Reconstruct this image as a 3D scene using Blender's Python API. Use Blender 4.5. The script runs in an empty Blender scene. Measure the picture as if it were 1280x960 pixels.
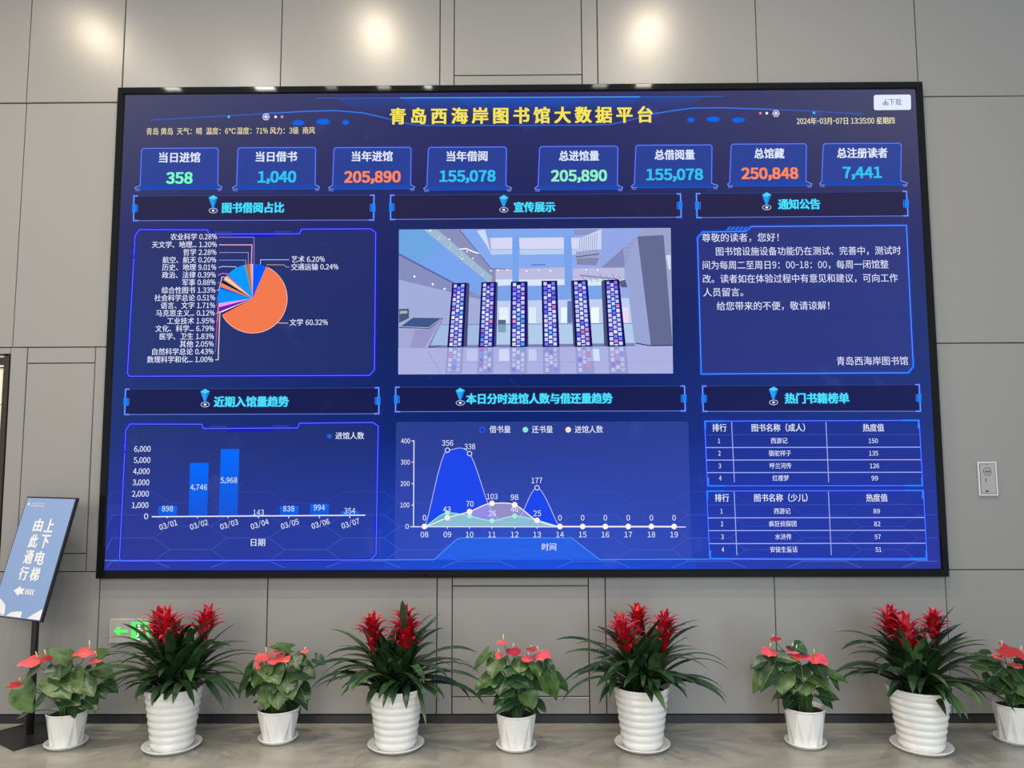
import bpy, math, random
import numpy as np
from mathutils import Vector

# ------------------------------------------------------------------ camera, world, lights
SC = bpy.context.scene
COL = SC.collection
FPX = 961.0
YAW, PIT, ROL = -0.0082832, 0.0918421, -0.0034858
EYE = np.array([0.0, 0.0, 1.5])
D = 4.471                                   # distance to the wall's face

def _axes(y, p, r):
    fw = np.array([math.sin(y)*math.cos(p), math.cos(y)*math.cos(p), math.sin(p)])
    r0 = np.array([math.cos(y), -math.sin(y), 0.0]); u0 = np.cross(r0, fw)
    return math.cos(r)*r0+math.sin(r)*u0, -math.sin(r)*r0+math.cos(r)*u0, fw
RT, UP, FW = _axes(YAW, PIT, ROL)
cd = bpy.data.cameras.new('camera'); cam = bpy.data.objects.new('camera', cd); COL.objects.link(cam)
cd.sensor_width = 36.0; cd.lens = FPX/1280*36.0; cd.clip_start = 0.05
from mathutils import Matrix
cam.matrix_world = Matrix(((RT[0], UP[0], -FW[0], EYE[0]), (RT[1], UP[1], -FW[1], EYE[1]), (RT[2], UP[2], -FW[2], EYE[2]), (0, 0, 0, 1)))
SC.camera = cam
vs = SC.view_settings
SC.display_settings.display_device = 'sRGB'
vs.view_transform = 'Standard'; vs.look = 'None'; vs.exposure = 0.0; vs.gamma = 1.0; vs.use_curve_mapping = False

def lin(c):
    if isinstance(c, str):
        c = c.lstrip('#'); c = [int(c[i:i+2], 16)/255 for i in (0, 2, 4)]
    return tuple((x/12.92 if x <= .04045 else ((x+.055)/1.055)**2.4) for x in c)

world = bpy.data.worlds.new('world'); SC.world = world; world.use_nodes = True
bg = world.node_tree.nodes['Background']
bg.inputs[0].default_value = (0.93, 0.96, 1.0, 1); bg.inputs[1].default_value = 0.47

def area(name, loc, target, sx, sy, power, col, shape='RECTANGLE', spread=math.pi):
    l = bpy.data.lights.new(name, 'AREA'); l.shape = shape; l.size = sx
    if shape in ('RECTANGLE', 'ELLIPSE'): l.size_y = sy
    l.energy = power*(1.5 if name.startswith('linear') else 1.0); l.color = col; l.spread = spread
    o = bpy.data.objects.new(name, l); COL.objects.link(o); o.location = loc
    o.rotation_euler = (Vector(target)-Vector(loc)).to_track_quat('-Z', 'Y').to_euler()
    return o
# hall windows behind right of the camera, then an added warm fill behind left
area('hall_area_light', (3.0, -3.6, 2.6), (1.6, 4.4, 1.0), 3.2, 3.4, 195, (0.64, 0.83, 1.0))
area('hall_area_light', (-2.5, -4.0, 3.6), (-0.6, 4.4, 1.2), 5.0, 2.6, 295, (1.0, 0.875, 0.70))
# ceiling downlights in front of the wall
CEIL = 5.1
for x in (-3.55, -1.17, 1.10):
    area('downlight', (x, 2.75, CEIL-0.02), (x, 2.75, 0), 0.115, 0.115, 38, (1.0, 0.83, 0.60), 'DISK', math.radians(150))
for x, w, p in ((-3.42, .15, 12), (-2.50, .19, 24), (-1.84, .10, 2.5), (-1.32, .12, 5), (-0.88, .07, 5), (0.82, .14, 5), (1.25, .15, 11)):
    area('linear_downlight', (x, 1.75, CEIL-0.02), (x, 1.75, 0), w, 0.55, p, (1.0, 0.95, 0.86), 'RECTANGLE', math.radians(150))

# ------------------------------------------------------------------ pixel -> place
def at(px, py, Y):
    d = RT*((px-640)/FPX) - UP*((py-480)/FPX) + FW
    return EYE + d*(Y/d[1])
def on_floor(px, py, z=0.0):
    d = RT*((px-640)/FPX) - UP*((py-480)/FPX) + FW
    return EYE + d*((z-EYE[2])/d[2])
def Z(x0, y0, s):
    return lambda x, y: (x0+x/s, y0+y/s)

# ------------------------------------------------------------------ materials
_mats = {}
def pmat(name, col, rough=0.5, spec=0.5, metal=0.0, noise=None, bump=None, coat=0.0, trans=0.0):
    """principled; noise=(scale, amount) varies the albedo; bump=(scale,strength,dist)"""
    m = bpy.data.materials.new(name); m.use_nodes = True
    nt = m.node_tree; b = nt.nodes['Principled BSDF']
    c = lin(col) if isinstance(col, str) else col
    b.inputs['Base Color'].default_value = (*c, 1); b.inputs['Roughness'].default_value = rough
    b.inputs['Specular IOR Level'].default_value = spec; b.inputs['Metallic'].default_value = metal
    b.inputs['Coat Weight'].default_value = coat; b.inputs['Coat Roughness'].default_value = 0.1
    tc = nt.nodes.new('ShaderNodeTexCoord')
    if noise:
        n = nt.nodes.new('ShaderNodeTexNoise'); n.inputs['Scale'].default_value = noise[0]; n.inputs['Detail'].default_value = 4
        nt.links.new(tc.outputs['Object'], n.inputs['Vector'])
        r = nt.nodes.new('ShaderNodeValToRGB'); a = noise[1]
        r.color_ramp.elements[0].position = 0.3; r.color_ramp.elements[1].position = 0.7
        r.color_ramp.elements[0].color = (*[x*(1-a) for x in c], 1); r.color_ramp.elements[1].color = (*[min(1, x*(1+a)) for x in c], 1)
        nt.links.new(n.outputs['Fac'], r.inputs['Fac']); nt.links.new(r.outputs['Color'], b.inputs['Base Color'])
    if bump:
        n2 = nt.nodes.new('ShaderNodeTexNoise'); n2.inputs['Scale'].default_value = bump[0]
        nt.links.new(tc.outputs['Object'], n2.inputs['Vector'])
        bp = nt.nodes.new('ShaderNodeBump'); bp.inputs['Strength'].default_value = bump[1]; bp.inputs['Distance'].default_value = bump[2]
        nt.links.new(n2.outputs['Fac'], bp.inputs['Height']); nt.links.new(bp.outputs['Normal'], b.inputs['Normal'])
    return m
def emat(col, alpha=1.0, gain=1.0, sample=False):
    k = (col, round(alpha, 3), gain)
    if k in _mats: return _mats[k]
    m = bpy.data.materials.new('lit_'+col.lstrip('#')); m.use_nodes = True; nt = m.node_tree; nt.nodes.clear()
    e = nt.nodes.new('ShaderNodeEmission'); e.inputs[0].default_value = (*lin(col), 1); e.inputs[1].default_value = gain
    o = nt.nodes.new('ShaderNodeOutputMaterial'); out = e.outputs[0]
    if alpha < 1:
        t = nt.nodes.new('ShaderNodeBsdfTransparent'); mx = nt.nodes.new('ShaderNodeMixShader'); mx.inputs[0].default_value = alpha
        nt.links.new(t.outputs[0], mx.inputs[1]); nt.links.new(out, mx.inputs[2]); out = mx.outputs[0]
    nt.links.new(out, o.inputs[0])
    if not sample: m.cycles.emission_sampling = 'NONE'
    _mats[k] = m
    return m

# ------------------------------------------------------------------ mesh building
WLOC = {}
class MB:
    def __init__(s): s.v = []; s.f = []; s.m = []; s.mats = []; s.sm = []
    def mi(s, mat):
        if mat not in s.mats: s.mats.append(mat)
        return s.mats.index(mat)
    def add(s, vs_, fs, mat, smooth=False):
        o = len(s.v); i = s.mi(mat)
        s.v += [tuple(map(float, p)) for p in vs_]
        for f in fs: s.f.append(tuple(o+k for k in f)); s.m.append(i); s.sm.append(smooth)
    def box(s, a, b, mat, R=None, c=None):
        x0, y0, z0 = a; x1, y1, z1 = b
        p = [(x0, y0, z0), (x1, y0, z0), (x1, y1, z0), (x0, y1, z0), (x0, y0, z1), (x1, y0, z1), (x1, y1, z1), (x0, y1, z1)]
        if R is not None: p = [np.array(c)+R@np.array(q) for q in p]
        s.add(p, [(0, 3, 2, 1), (4, 5, 6, 7), (0, 1, 5, 4), (1, 2, 6, 5), (2, 3, 7, 6), (3, 0, 4, 7)], mat)
    def lathe(s, c, prof, mat, n=48, smooth=True, ang0=0.0):
        vs_, fs = [], []
        for r, z in prof:
            for k in range(n):
                a = ang0+2*math.pi*k/n; vs_.append((c[0]+r*math.cos(a), c[1]+r*math.sin(a), c[2]+z))
        for j in range(len(prof)-1):
            for k in range(n):
                k2 = (k+1) % n; fs.append((j*n+k, j*n+k2, (j+1)*n+k2, (j+1)*n+k))
        s.add(vs_, fs, mat, smooth)
    def disc(s, c, r, mat, n=32):
        s.add([(c[0]+r*math.cos(2*math.pi*k/n), c[1]+r*math.sin(2*math.pi*k/n), c[2]) for k in range(n)], [tuple(range(n))], mat)
    def tube(s, pts, rad, mat, n=8, caps=True):
        pts = [np.array(p, float) for p in pts]; rads = rad if isinstance(rad, (list, tuple)) else [rad]*len(pts)
        vs_, fs = [], []; ref = np.array([0.31, 0.77, 0.55])
        for i, p in enumerate(pts):
            t = pts[min(i+1, len(pts)-1)]-pts[max(i-1, 0)]; t /= np.linalg.norm(t)+1e-12
            a = np.cross(t, ref); a /= np.linalg.norm(a)+1e-12; b = np.cross(t, a)
            for k in range(n):
                th = 2*math.pi*k/n; vs_.append(p+rads[i]*(a*math.cos(th)+b*math.sin(th)))
        for i in range(len(pts)-1):
            for k in range(n):
                k2 = (k+1) % n; fs.append((i*n+k, i*n+k2, (i+1)*n+k2, (i+1)*n+k))
        if caps: fs += [tuple(range(n-1, -1, -1)), tuple((len(pts)-1)*n+k for k in range(n))]
        s.add(vs_, fs, mat, True)
    def build(s, name, parent=None, loc=None, label=None, cat=None, group=None, kind=None):
        if parent is not None: base = WLOC[parent]
        else: base = tuple(loc) if loc is not None else (0, 0, 0)
        me = bpy.data.meshes.new(name)
        me.from_pydata([(p[0]-base[0], p[1]-base[1], p[2]-base[2]) for p in s.v], [], s.f)
        for m in s.mats: me.materials.append(m)
        me.polygons.foreach_set('material_index', s.m); me.polygons.foreach_set('use_smooth', s.sm)
        me.update()
        o = bpy.data.objects.new(name, me); COL.objects.link(o)
        if parent is not None: o.parent = parent
        else: o.location = base
        WLOC[o] = base
        tag(o, label, cat, group, kind)
        return o
def tag(o, label=None, cat=None, group=None, kind=None):
    for k, v in (('label', label), ('category', cat), ('group', group), ('kind', kind)):
        if v: o[k] = v
def thing(name, loc, label, cat, group=None):
    o = bpy.data.objects.new(name, None); COL.objects.link(o); o.location = tuple(loc); o.empty_display_size = 0.1
    WLOC[o] = tuple(map(float, loc)); tag(o, label, cat, group); return o

# ------------------------------------------------------------------ the room
wall_mat = pmat('grey_metal_panel', (0.266, 0.264, 0.261), 0.26, 0.5, bump=(2.2, 0.04, 0.02))
gap_mat = pmat('dark_joint', (0.06, 0.055, 0.05), 0.8)
base_mat = pmat('black_skirting', (0.020, 0.022, 0.026), 0.35)

def floor_material():
    m = bpy.data.materials.new('polished_concrete'); m.use_nodes = True; nt = m.node_tree; b = nt.nodes['Principled BSDF']
    tc = nt.nodes.new('ShaderNodeTexCoord'); mp = nt.nodes.new('ShaderNodeMapping'); mp.inputs['Scale'].default_value = (1.0, 1.9, 1)
    n1 = nt.nodes.new('ShaderNodeTexNoise'); n1.inputs['Scale'].default_value = 2.3; n1.inputs['Detail'].default_value = 6; n1.inputs['Distortion'].default_value = 1.2
    nt.links.new(tc.outputs['Object'], mp.inputs['Vector']); nt.links.new(mp.outputs[0], n1.inputs['Vector'])
    r = nt.nodes.new('ShaderNodeValToRGB'); e = r.color_ramp.elements
    e[0].position = .30; e[0].color = (0.245, 0.234, 0.200, 1); e[1].position = .70; e[1].color = (0.365, 0.355, 0.318, 1)
    nt.links.new(n1.outputs['Fac'], r.inputs['Fac']); nt.links.new(r.outputs[0], b.inputs['Base Color'])
    b.inputs['Roughness'].default_value = 0.22; b.inputs['Specular IOR Level'].default_value = 0.45
    bp = nt.nodes.new('ShaderNodeBump'); bp.inputs['Strength'].default_value = 0.05; bp.inputs['Distance'].default_value = 0.01
    nt.links.new(n1.outputs['Fac'], bp.inputs['Height']); nt.links.new(bp.outputs[0], b.inputs['Normal'])
    return m
mb = MB(); mb.box((-6.5, -5, -0.05), (6.5, D+0.4, 0), floor_material()); mb.build('floor', kind='structure')

Zt = 1.5
zr1, zr2, zr3 = Zt-0.660, Zt+0.6404, Zt+2.1395
zt_top = at(640, 94, D)[2]; zb_hi = at(650, 732.5, D)[2]; zb_lo = at(650, 871, D)[2]; zbase = 0.047
za_hi = at(76, 454, D)[2]; za_lo = at(90, 692, D)[2]
XL = [-4.9, -3.935, -2.984, -2.403, -1.438, -0.469, -0.382, 0.394, 0.490, 1.455, 2.421, 3.389, 4.357, 5.3]
panels = []
def row(xs, z0, z1):
    for a, b in zip(xs[:-1], xs[1:]): panels.append((a, b, z0, z1))
TOPZ = 5.08
def row_split(z0, z1, cuts):
    for a, b in zip(XL[:-1], XL[1:]):
        if abs(a+0.382) < 1e-6:
            zz = [z0]+cuts+[z1]
            for c, d in zip(zz[:-1], zz[1:]): panels.append((a, b, c, d))
        else: panels.append((a, b, z0, z1))
row_split(zr3, TOPZ, [zt_top])
row_split(zr2, zr3, [])
DX0, DX1, DZ = -4.02, -2.992, at(5, 443, D)[2]                 # door opening
mid = [-4.9, DX0, DX1, -2.893, -2.49, -2.403, -1.438, -0.469, -0.382, 0.394, 0.490, 1.455, 2.421, 3.389, 4.357, 5.3]
for a, b in zip(mid[:-1], mid[1:]):
    if a == DX0: panels.append((a, b, DZ, zr2))
    elif a == -2.893:
        for c, d in ((zr1, za_lo), (za_lo, za_hi), (za_hi, zr2)): panels.append((a, b, c, d))
    else: panels.append((a, b, zr1, zr2))
low = [-4.9, DX0, DX1, -2.403, -1.438, -0.469, -0.382, 0.394, 0.490, 1.452, 2.421, 3.389, 4.357, 5.3]
for a, b in zip(low[:-1], low[1:]):
    if a == DX0: continue
    if a == -0.382:
        for c, d in ((zbase, zb_lo), (zb_lo, zb_hi), (zb_hi, zr1)): panels.append((a, b, c, d))
    else: panels.append((a, b, zbase, zr1))
rng = random.Random(5)
mb = MB(); g = 0.0025; ch = 0.0025
for (a, b, c, d) in panels:
    tx, tz = rng.uniform(-1, 1)*0.0035, rng.uniform(-1, 1)*0.0035       # each sheet hangs a touch differently
    xm, zm = (a+b)/2, (c+d)/2
    def yy(x, z): return D + (x-xm)*tx + (z-zm)*tz
    o = [(a+g, c+g), (b-g, c+g), (b-g, d-g), (a+g, d-g)]; i = [(a+g+ch, c+g+ch), (b-g-ch, c+g+ch), (b-g-ch, d-g-ch), (a+g+ch, d-g-ch)]
    vv = [(x, yy(x, z), z) for x, z in i]+[(x, yy(x, z)+ch, z) for x, z in o]+[(x, D+0.03, z) for x, z in o]
    fs = [(0, 1, 2, 3)]
    for k in range(4):
        k2 = (k+1) % 4; fs += [(k, 4+k, 4+k2, k2), (4+k, 8+k, 8+k2, 4+k2)]
    mb.add(vv, fs, wall_mat)
mb.box((-6.5, D+0.022, zbase), (DX0, D+0.12, 5.2), gap_mat)
mb.box((DX1, D+0.022, zbase), (6.5, D+0.12, 5.2), gap_mat); mb.box((DX0, D+0.022, DZ), (DX1, D+0.12, 5.2), gap_mat)
mb.build('wall_back', kind='structure')
mb = MB(); mb.box((DX1, D-0.004, 0), (6.5, D+0.10, zbase-0.002), base_mat); mb.box((-6.5, D-0.004, 0), (DX0, D+0.10, zbase-0.002), base_mat)
mb.build('baseboard_back', kind='structure')

# doorway at the left edge of the view
bronze = pmat('dark_bronze_frame', (0.045, 0.036, 0.030), 0.35, metal=0.3); white_trim = pmat('pale_trim', (0.75, 0.73, 0.68), 0.4)
cream = pmat('cream_board', (0.80, 0.75, 0.62), 0.45)
mb = MB(); t = 0.020
mb.box((DX1-t-0.012, D-0.008, 0.0), (DX1-0.002, D+0.10, DZ), bronze); mb.box((DX0, D-0.008, 0.0), (DX0+t, D+0.10, DZ), bronze)
mb.box((DX0, D-0.008, DZ-0.008), (DX1-0.004, D+0.10, DZ), bronze)
mb.box((DX0+t, D+0.001, DZ-0.018), (DX1-t-0.012, D+0.10, DZ-0.008), white_trim)
mb.box((DX0+t, D+0.004, DZ-0.064), (DX1-t-0.012, D+0.10, DZ-0.018), bronze)
mb.box((DX0+t, D+0.002, DZ-0.074), (DX1-t-0.012, D+0.10, DZ-0.064), white_trim)
mb.box((DX0+t, D+0.005, DZ-0.080), (DX1-t-0.012, D+0.10, DZ-0.074), bronze)
dr = mb.build('door_1', kind='structure')
mb = MB(); zj = at(4, 505.5, D)[2]
mb.box((DX0+t, D+0.012, zj+0.002), (DX1-t-0.012, D+0.06, DZ-0.080), cream); mb.box((DX0+t, D+0.012, 0.003), (DX1-t-0.012, D+0.06, zj-0.002), cream)
mb.box((DX0+t, D+0.016, 0.003), (DX1-t-0.012, D+0.05, DZ-0.085), gap_mat)
mb.build('door_leaf', parent=dr)

# ------------------------------------------------------------------ the LED display
YF, YS = D-0.050, D-0.038
frame_mat = pmat('gloss_black_frame', (0.006, 0.007, 0.009), 0.045, 0.22)
oTL, oTR, oBL, oBR = at(146.5, 109, YF), at(1153.5, 101, YF), at(119, 723, YF), at(1188, 721.5, YF)
iTL, iTR, iBL, iBR = at(157, 119, YS), at(1144, 111.5, YS), at(130, 713, YS), at(1176, 711, YS)
ox0, ox1, oz0, oz1 = (oTL[0]+oBL[0])/2, (oTR[0]+oBR[0])/2, (oBL[2]+oBR[2])/2, (oTL[2]+oTR[2])/2
ix0, ix1, iz0, iz1 = (iTL[0]+iBL[0])/2, (iTR[0]+iBR[0])/2, (iBL[2]+iBR[2])/2, (iTL[2]+iTR[2])/2
SCR = thing('video_wall', ((ox0+ox1)/2, YF, oz0), 'huge black-framed wall display showing a blue library data dashboard', 'display screen')
mb = MB()
def ringpts(ins, y, t=1.0):
    # ins: 0 = outer edge, 1 = inner edge
    a, b, c, d = ox0+(ix0-ox0)*ins, ox1+(ix1-ox1)*ins, oz0+(iz0-oz0)*ins, oz1+(iz1-oz1)*ins
    return [(a, y, c), (b, y, c), (b, y, d), (a, y, d)]
rings = [ringpts(0, D-0.002), ringpts(0, YF+0.006), ringpts(0.12, YF), ringpts(0.85, YF+0.0003), ringpts(1.0, YS-0.002), ringpts(1.0, YS+0.004)]
vv = [p for r in rings for p in r]; fs = []
for j in range(len(rings)-1):
    for k in range(4):
        k2 = (k+1) % 4; fs.append((j*4+k, j*4+k2, (j+1)*4+k2, (j+1)*4+k))
mb.add(vv, fs, frame_mat); mb.add(rings[0], [(0, 1, 2, 3)], frame_mat); mb.build('frame', SCR, label='glossy black frame')

def P(px, py, layer=0): return at(px, py, YS - layer*0.0003)
class Flat(MB):
    def poly(s, pts, col, layer=3, alpha=1.0): s.add([P(x, y, layer) for x, y in pts], [tuple(range(len(pts)))], emat(col, alpha))
    def strip(s, top, bot, col, layer=3, alpha=1.0):
        n = len(top); s.add([P(x, y, layer) for x, y in top]+[P(x, y, layer) for x, y in bot], [(k, k+1, n+k+1, n+k) for k in range(n-1)], emat(col, alpha))
    def line(s, pts, w, col, layer=5, alpha=1.0, closed=False):
        p = [np.array(q, float) for q in pts]
        if closed: p = p+[p[0]]
        L, Rr = [], []
        n = len(p)
        for i in range(n):
            a = p[i]-p[i-1] if i > 0 else (p[0]-p[-2] if closed else p[1]-p[0])
            b = p[i+1]-p[i] if i < n-1 else (p[1]-p[0] if closed else p[-1]-p[-2])
            a = a/(np.linalg.norm(a)+1e-9); b = b/(np.linalg.norm(b)+1e-9)
            na = np.array([-a[1], a[0]]); nb = np.array([-b[1], b[0]]); m = na+nb; ln = np.linalg.norm(m)
            m = m/ln if ln > 1e-6 else na
            k = min(2.0, 1/max(0.3, float(m@na)))
            L.append(p[i]+m*w/2*k); Rr.append(p[i]-m*w/2*k)
        s.strip(L, Rr, col, layer, alpha)
    def glow(s, pts, col, gcol, w=1.1, layer=5, closed=False, gw=5.0):
        s.line(pts, gw, gcol, layer-0.6, 0.22, closed); s.line(pts, gw*.5, gcol, layer-0.3, 0.40, closed); s.line(pts, w, col, layer, 1.0, closed)
    def dot(s, x, y, rx, col, layer=6, ry=None, n=18, alpha=1.0):
        ry = ry or rx; s.poly([(x+rx*math.cos(2*math.pi*k/n), y+ry*math.sin(2*math.pi*k/n)) for k in range(n)], col, layer, alpha)
    def ring(s, x, y, r, w, col, layer=6, ry=None, n=20):
        ry = ry or r; s.line([(x+r*math.cos(2*math.pi*k/n), y+ry*math.sin(2*math.pi*k/n)) for k in range(n)], w, col, layer, 1.0, True)
    def text(s, body, x0, x1, yc, h, col, layer=8, bold=0.0, sp=1.0, rot=0.0, alpha=1.0):
        V, F = glyphs(body, 0.0, sp)
        cjk = any(ord(c) > 0x2e7f for c in body)
        rv = REF[0] if cjk else REF[1]
        W = V[:, 0].max()-V[:, 0].min(); a, b = P(x0, yc), P(x1, yc)
        mpp = np.linalg.norm(P((x0+x1)/2+1, yc)-P((x0+x1)/2, yc))
        sx = np.linalg.norm(b-a)/W; sz = h*mpp/(rv[1]-rv[0])
        c = P((x0+x1)/2, yc, layer)
        X = (V[:, 0]-V[:, 0].min()-W/2)*sx; Y = (V[:, 1]-(rv[0]+rv[1])/2)*sz
        if rot: X, Y = X*math.cos(rot)-Y*math.sin(rot), X*math.sin(rot)+Y*math.cos(rot)
        e = bold*h*mpp*1.15
        sh = [(0, 0)] if bold <= 0 else ([(-e, 0), (e, 0)] if bold < .016 else [(-e, -e*.6), (e, -e*.6), (-e, e*.6), (e, e*.6)])
        for k, (dx, dy) in enumerate(sh):
            s.add([(c[0]+x+dx, c[1]-k*0.00004, c[2]+y+dy) for x, y in zip(X, Y)], F, emat(col, alpha))
_fc = bpy.data.curves.new('type', 'FONT'); _fo = bpy.data.objects.new('type', _fc); COL.objects.link(_fo)
_fc.fill_mode = 'FRONT'; _fc.resolution_u = 3; _gc = {}
def _mesh_of(body, sp=1.0):
    _fc.body = body; _fc.space_character = sp; _fc.size = 1.0
    dg = bpy.context.evaluated_depsgraph_get(); dg.update()
    me = _fo.evaluated_get(dg).to_mesh()
    V = np.array([tuple(v.co) for v in me.vertices]).reshape(-1, 3); F = [tuple(p.vertices) for p in me.polygons]
    _fo.evaluated_get(dg).to_mesh_clear(); return V, F
_a, _b = _mesh_of('国')[0], _mesh_of('国国')[0]
EM = (_b[:, 0].max()-_b[:, 0].min())-(_a[:, 0].max()-_a[:, 0].min())
def glyphs(body, bold=0.0, sp=1.0):
    """outline mesh of a line of type, set one character after another"""
    k = (body, sp)
    if k in _gc: return _gc[k]
    V, F, x, o = [], [], 0.0, 0
    for c in body:
        if c == ' ': x += .27*EM*sp; continue
        wide = ord(c) > 0x2e7f or c == '℃'
        g_ = chr(ord(c)+0xFEE0) if 0x21 <= ord(c) <= 0x7e else c
        if g_ not in _gc: _gc[g_] = _mesh_of(g_)
        v, f = _gc[g_]
        if wide: off = x; adv = EM*sp
        else:
            v = v*np.array([.84 if c.isdigit() else (.5 if c in '/-' else .85), 1, 1]); w = v[:, 0].max()-v[:, 0].min()
            adv = .555*EM if c.isdigit() else w+.09*EM
            off = x+(adv-w)/2-v[:, 0].min(); adv *= sp
        V.append(v+np.array([off, 0, 0])); F += [tuple(i+o for i in p) for p in f]; o += len(v); x += adv
    _gc[k] = (np.concatenate(V), F); return _gc[k]
_g = glyphs('国'); _z = glyphs('0')
REF = ((_g[0][:, 1].min(), _g[0][:, 1].max()), (_z[0][:, 1].min(), _z[0][:, 1].max()))

# wallpaper: what the LEDs show, room light's grey veil painted in towards the top
def wallpaper():
    m = bpy.data.materials.new('veiled_dashboard_wallpaper'); m.use_nodes = True; nt = m.node_tree; nt.nodes.clear()
    N = nt.nodes.new; Lk = nt.links.new
    tc = N('ShaderNodeTexCoord'); sx = N('ShaderNodeSeparateXYZ'); Lk(tc.outputs['Object'], sx.inputs[0])
    def math_(op, a, b=None, c=None):
        n = N('ShaderNodeMath'); n.operation = op
        for i, v in enumerate((a, b, c)):
            if v is None: continue
            if isinstance(v, (int, float)): n.inputs[i].default_value = v
            else: Lk(v, n.inputs[i])
        return n.outputs[0]
    v = math_('DIVIDE', sx.outputs['Z'], oz1-oz0); u = math_('DIVIDE', sx.outputs['X'], (ox1-ox0)/2)
    def ramp(stops):
        r = N('ShaderNodeValToRGB'); e = r.color_ramp.elements
        while len(e) < len(stops): e.new(0.5)
        for k, (p, c) in enumerate(stops): e[k].position = p; e[k].color = (*lin(c), 1)
        Lk(v, r.inputs[0]); return r.outputs[0]
    mid_ = ramp([(0.0, '#2340ba'), (0.12, '#1c38a4'), (0.28, '#0f2670'), (0.5, '#15245f'), (0.62, '#1c2664'), (0.8, '#282d62'), (1.0, '#34366c')])
    edge = ramp([(0.0, '#30399a'), (0.15, '#2a3a96'), (0.3, '#263878'), (0.5, '#2a3a76'), (0.7, '#34386c'), (0.85, '#454668'), (1.0, '#53536e')])
    k = math_('POWER', math_('MINIMUM', math_('ABSOLUTE', u), 1.0), 1.6)
    mx = N('ShaderNodeMixRGB'); Lk(k, mx.inputs[0]); Lk(mid_, mx.inputs[1]); Lk(edge, mx.inputs[2])
    def gauss(cx, cv, wx, wv):
        a = math_('DIVIDE', math_('SUBTRACT', u, cx), wx); b = math_('DIVIDE', math_('SUBTRACT', v, cv), wv)
        return math_('EXPONENT', math_('MULTIPLY', math_('ADD', math_('MULTIPLY', a, a), math_('MULTIPLY', b, b)), -1.0))
    out = mx.outputs[0]
    for cx, cv, wx, wv, amt, c in ((0.05, -0.03, 0.36, 0.16, 0.8, '#1a52e0'), (0.62, 0.05, 0.35, 0.3, 0.5, '#2b40a8')):
        m2 = N('ShaderNodeMixRGB'); Lk(math_('MULTIPLY', gauss(cx, cv, wx, wv), amt), m2.inputs[0]); Lk(out, m2.inputs[1]); m2.inputs[2].default_value = (*lin(c), 1); out = m2.outputs[0]
    nz = N('ShaderNodeTexNoise'); nz.inputs['Scale'].default_value = 3.2; nz.inputs['Detail'].default_value = 8; Lk(tc.outputs['Object'], nz.inputs['Vector'])
    hz = N('ShaderNodeValToRGB'); hz.color_ramp.elements[0].position = 0.63; hz.color_ramp.elements[1].position = 0.75; hz.color_ramp.elements[1].color = (.22, .22, .22, 1); Lk(nz.outputs['Fac'], hz.inputs[0])
    m3 = N('ShaderNodeMixRGB'); Lk(hz.outputs[0], m3.inputs[0]); Lk(out, m3.inputs[1]); m3.inputs[2].default_value = (*lin('#5566b8'), 1); out = m3.outputs[0]
    e = N('ShaderNodeEmission'); Lk(out, e.inputs[0]); o = N('ShaderNodeOutputMaterial'); Lk(e.outputs[0], o.inputs[0])
    return m
mb = MB()
wp = wallpaper()
mb.add([(ix0, YS, iz0), (ix1, YS, iz0), (ix1, YS, iz1), (ix0, YS, iz1), (ix0, YS+0.03, iz0), (ix1, YS+0.03, iz0), (ix1, YS+0.03, iz1), (ix0, YS+0.03, iz1)],
       [(0, 1, 2, 3), (5, 4, 7, 6), (0, 4, 5, 1), (3, 2, 6, 7), (0, 3, 7, 4), (1, 5, 6, 2)], wp)
PAN = mb.build('display_panel', SCR, label='glowing blue LED panel')
# hexagon tracery along the bottom of the wallpaper
F = Flat(); cl = lambda x, y: (min(max(x, 133), 1172), min(y, 709.5))
for ci in range(15):
    xc = 166+ci*72
    for rowi in range(4):
        yc_ = 716-rowi*29+(14.5 if ci % 2 else 0); a_ = (.50, .36, .26, .12)[rowi]
        pts = [cl(xc-46, yc_), cl(xc-26, yc_-14.5), cl(xc+26, yc_-14.5), cl(xc+46, yc_)]
        for p0, p1 in zip(pts[:-1], pts[1:]):
            if abs(p0[0]-p1[0]) > 3 and not (p0[1] >= 709 and p1[1] >= 709): F.line([p0, p1], 1.2, '#5470e0', 1, a_)
Zc = Z(480, 475, 3.282)
F.poly([Zc(0, 738), Zc(205, 738), Zc(300, 653), Zc(318, 648), Zc(770, 648), Zc(885, 737), Zc(1280, 735), Zc(1280, 772), Zc(0, 774)], '#1c58e8', 0.6, 0.22)
F.poly([Zc(205, 737), Zc(300, 653), Zc(318, 648), Zc(770, 648), Zc(885, 737)], '#2070ff', 4, 0.5)
F.line([(131, 700.5), Zc(0, 738), Zc(205, 737), Zc(300, 653), Zc(318, 648), Zc(770, 648), Zc(885, 737), Zc(1280, 735), (1160, 700)], 1.1, '#5a9cff', 4.5, 0.8)
F.build('wallpaper_hexagons', PAN)

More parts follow.
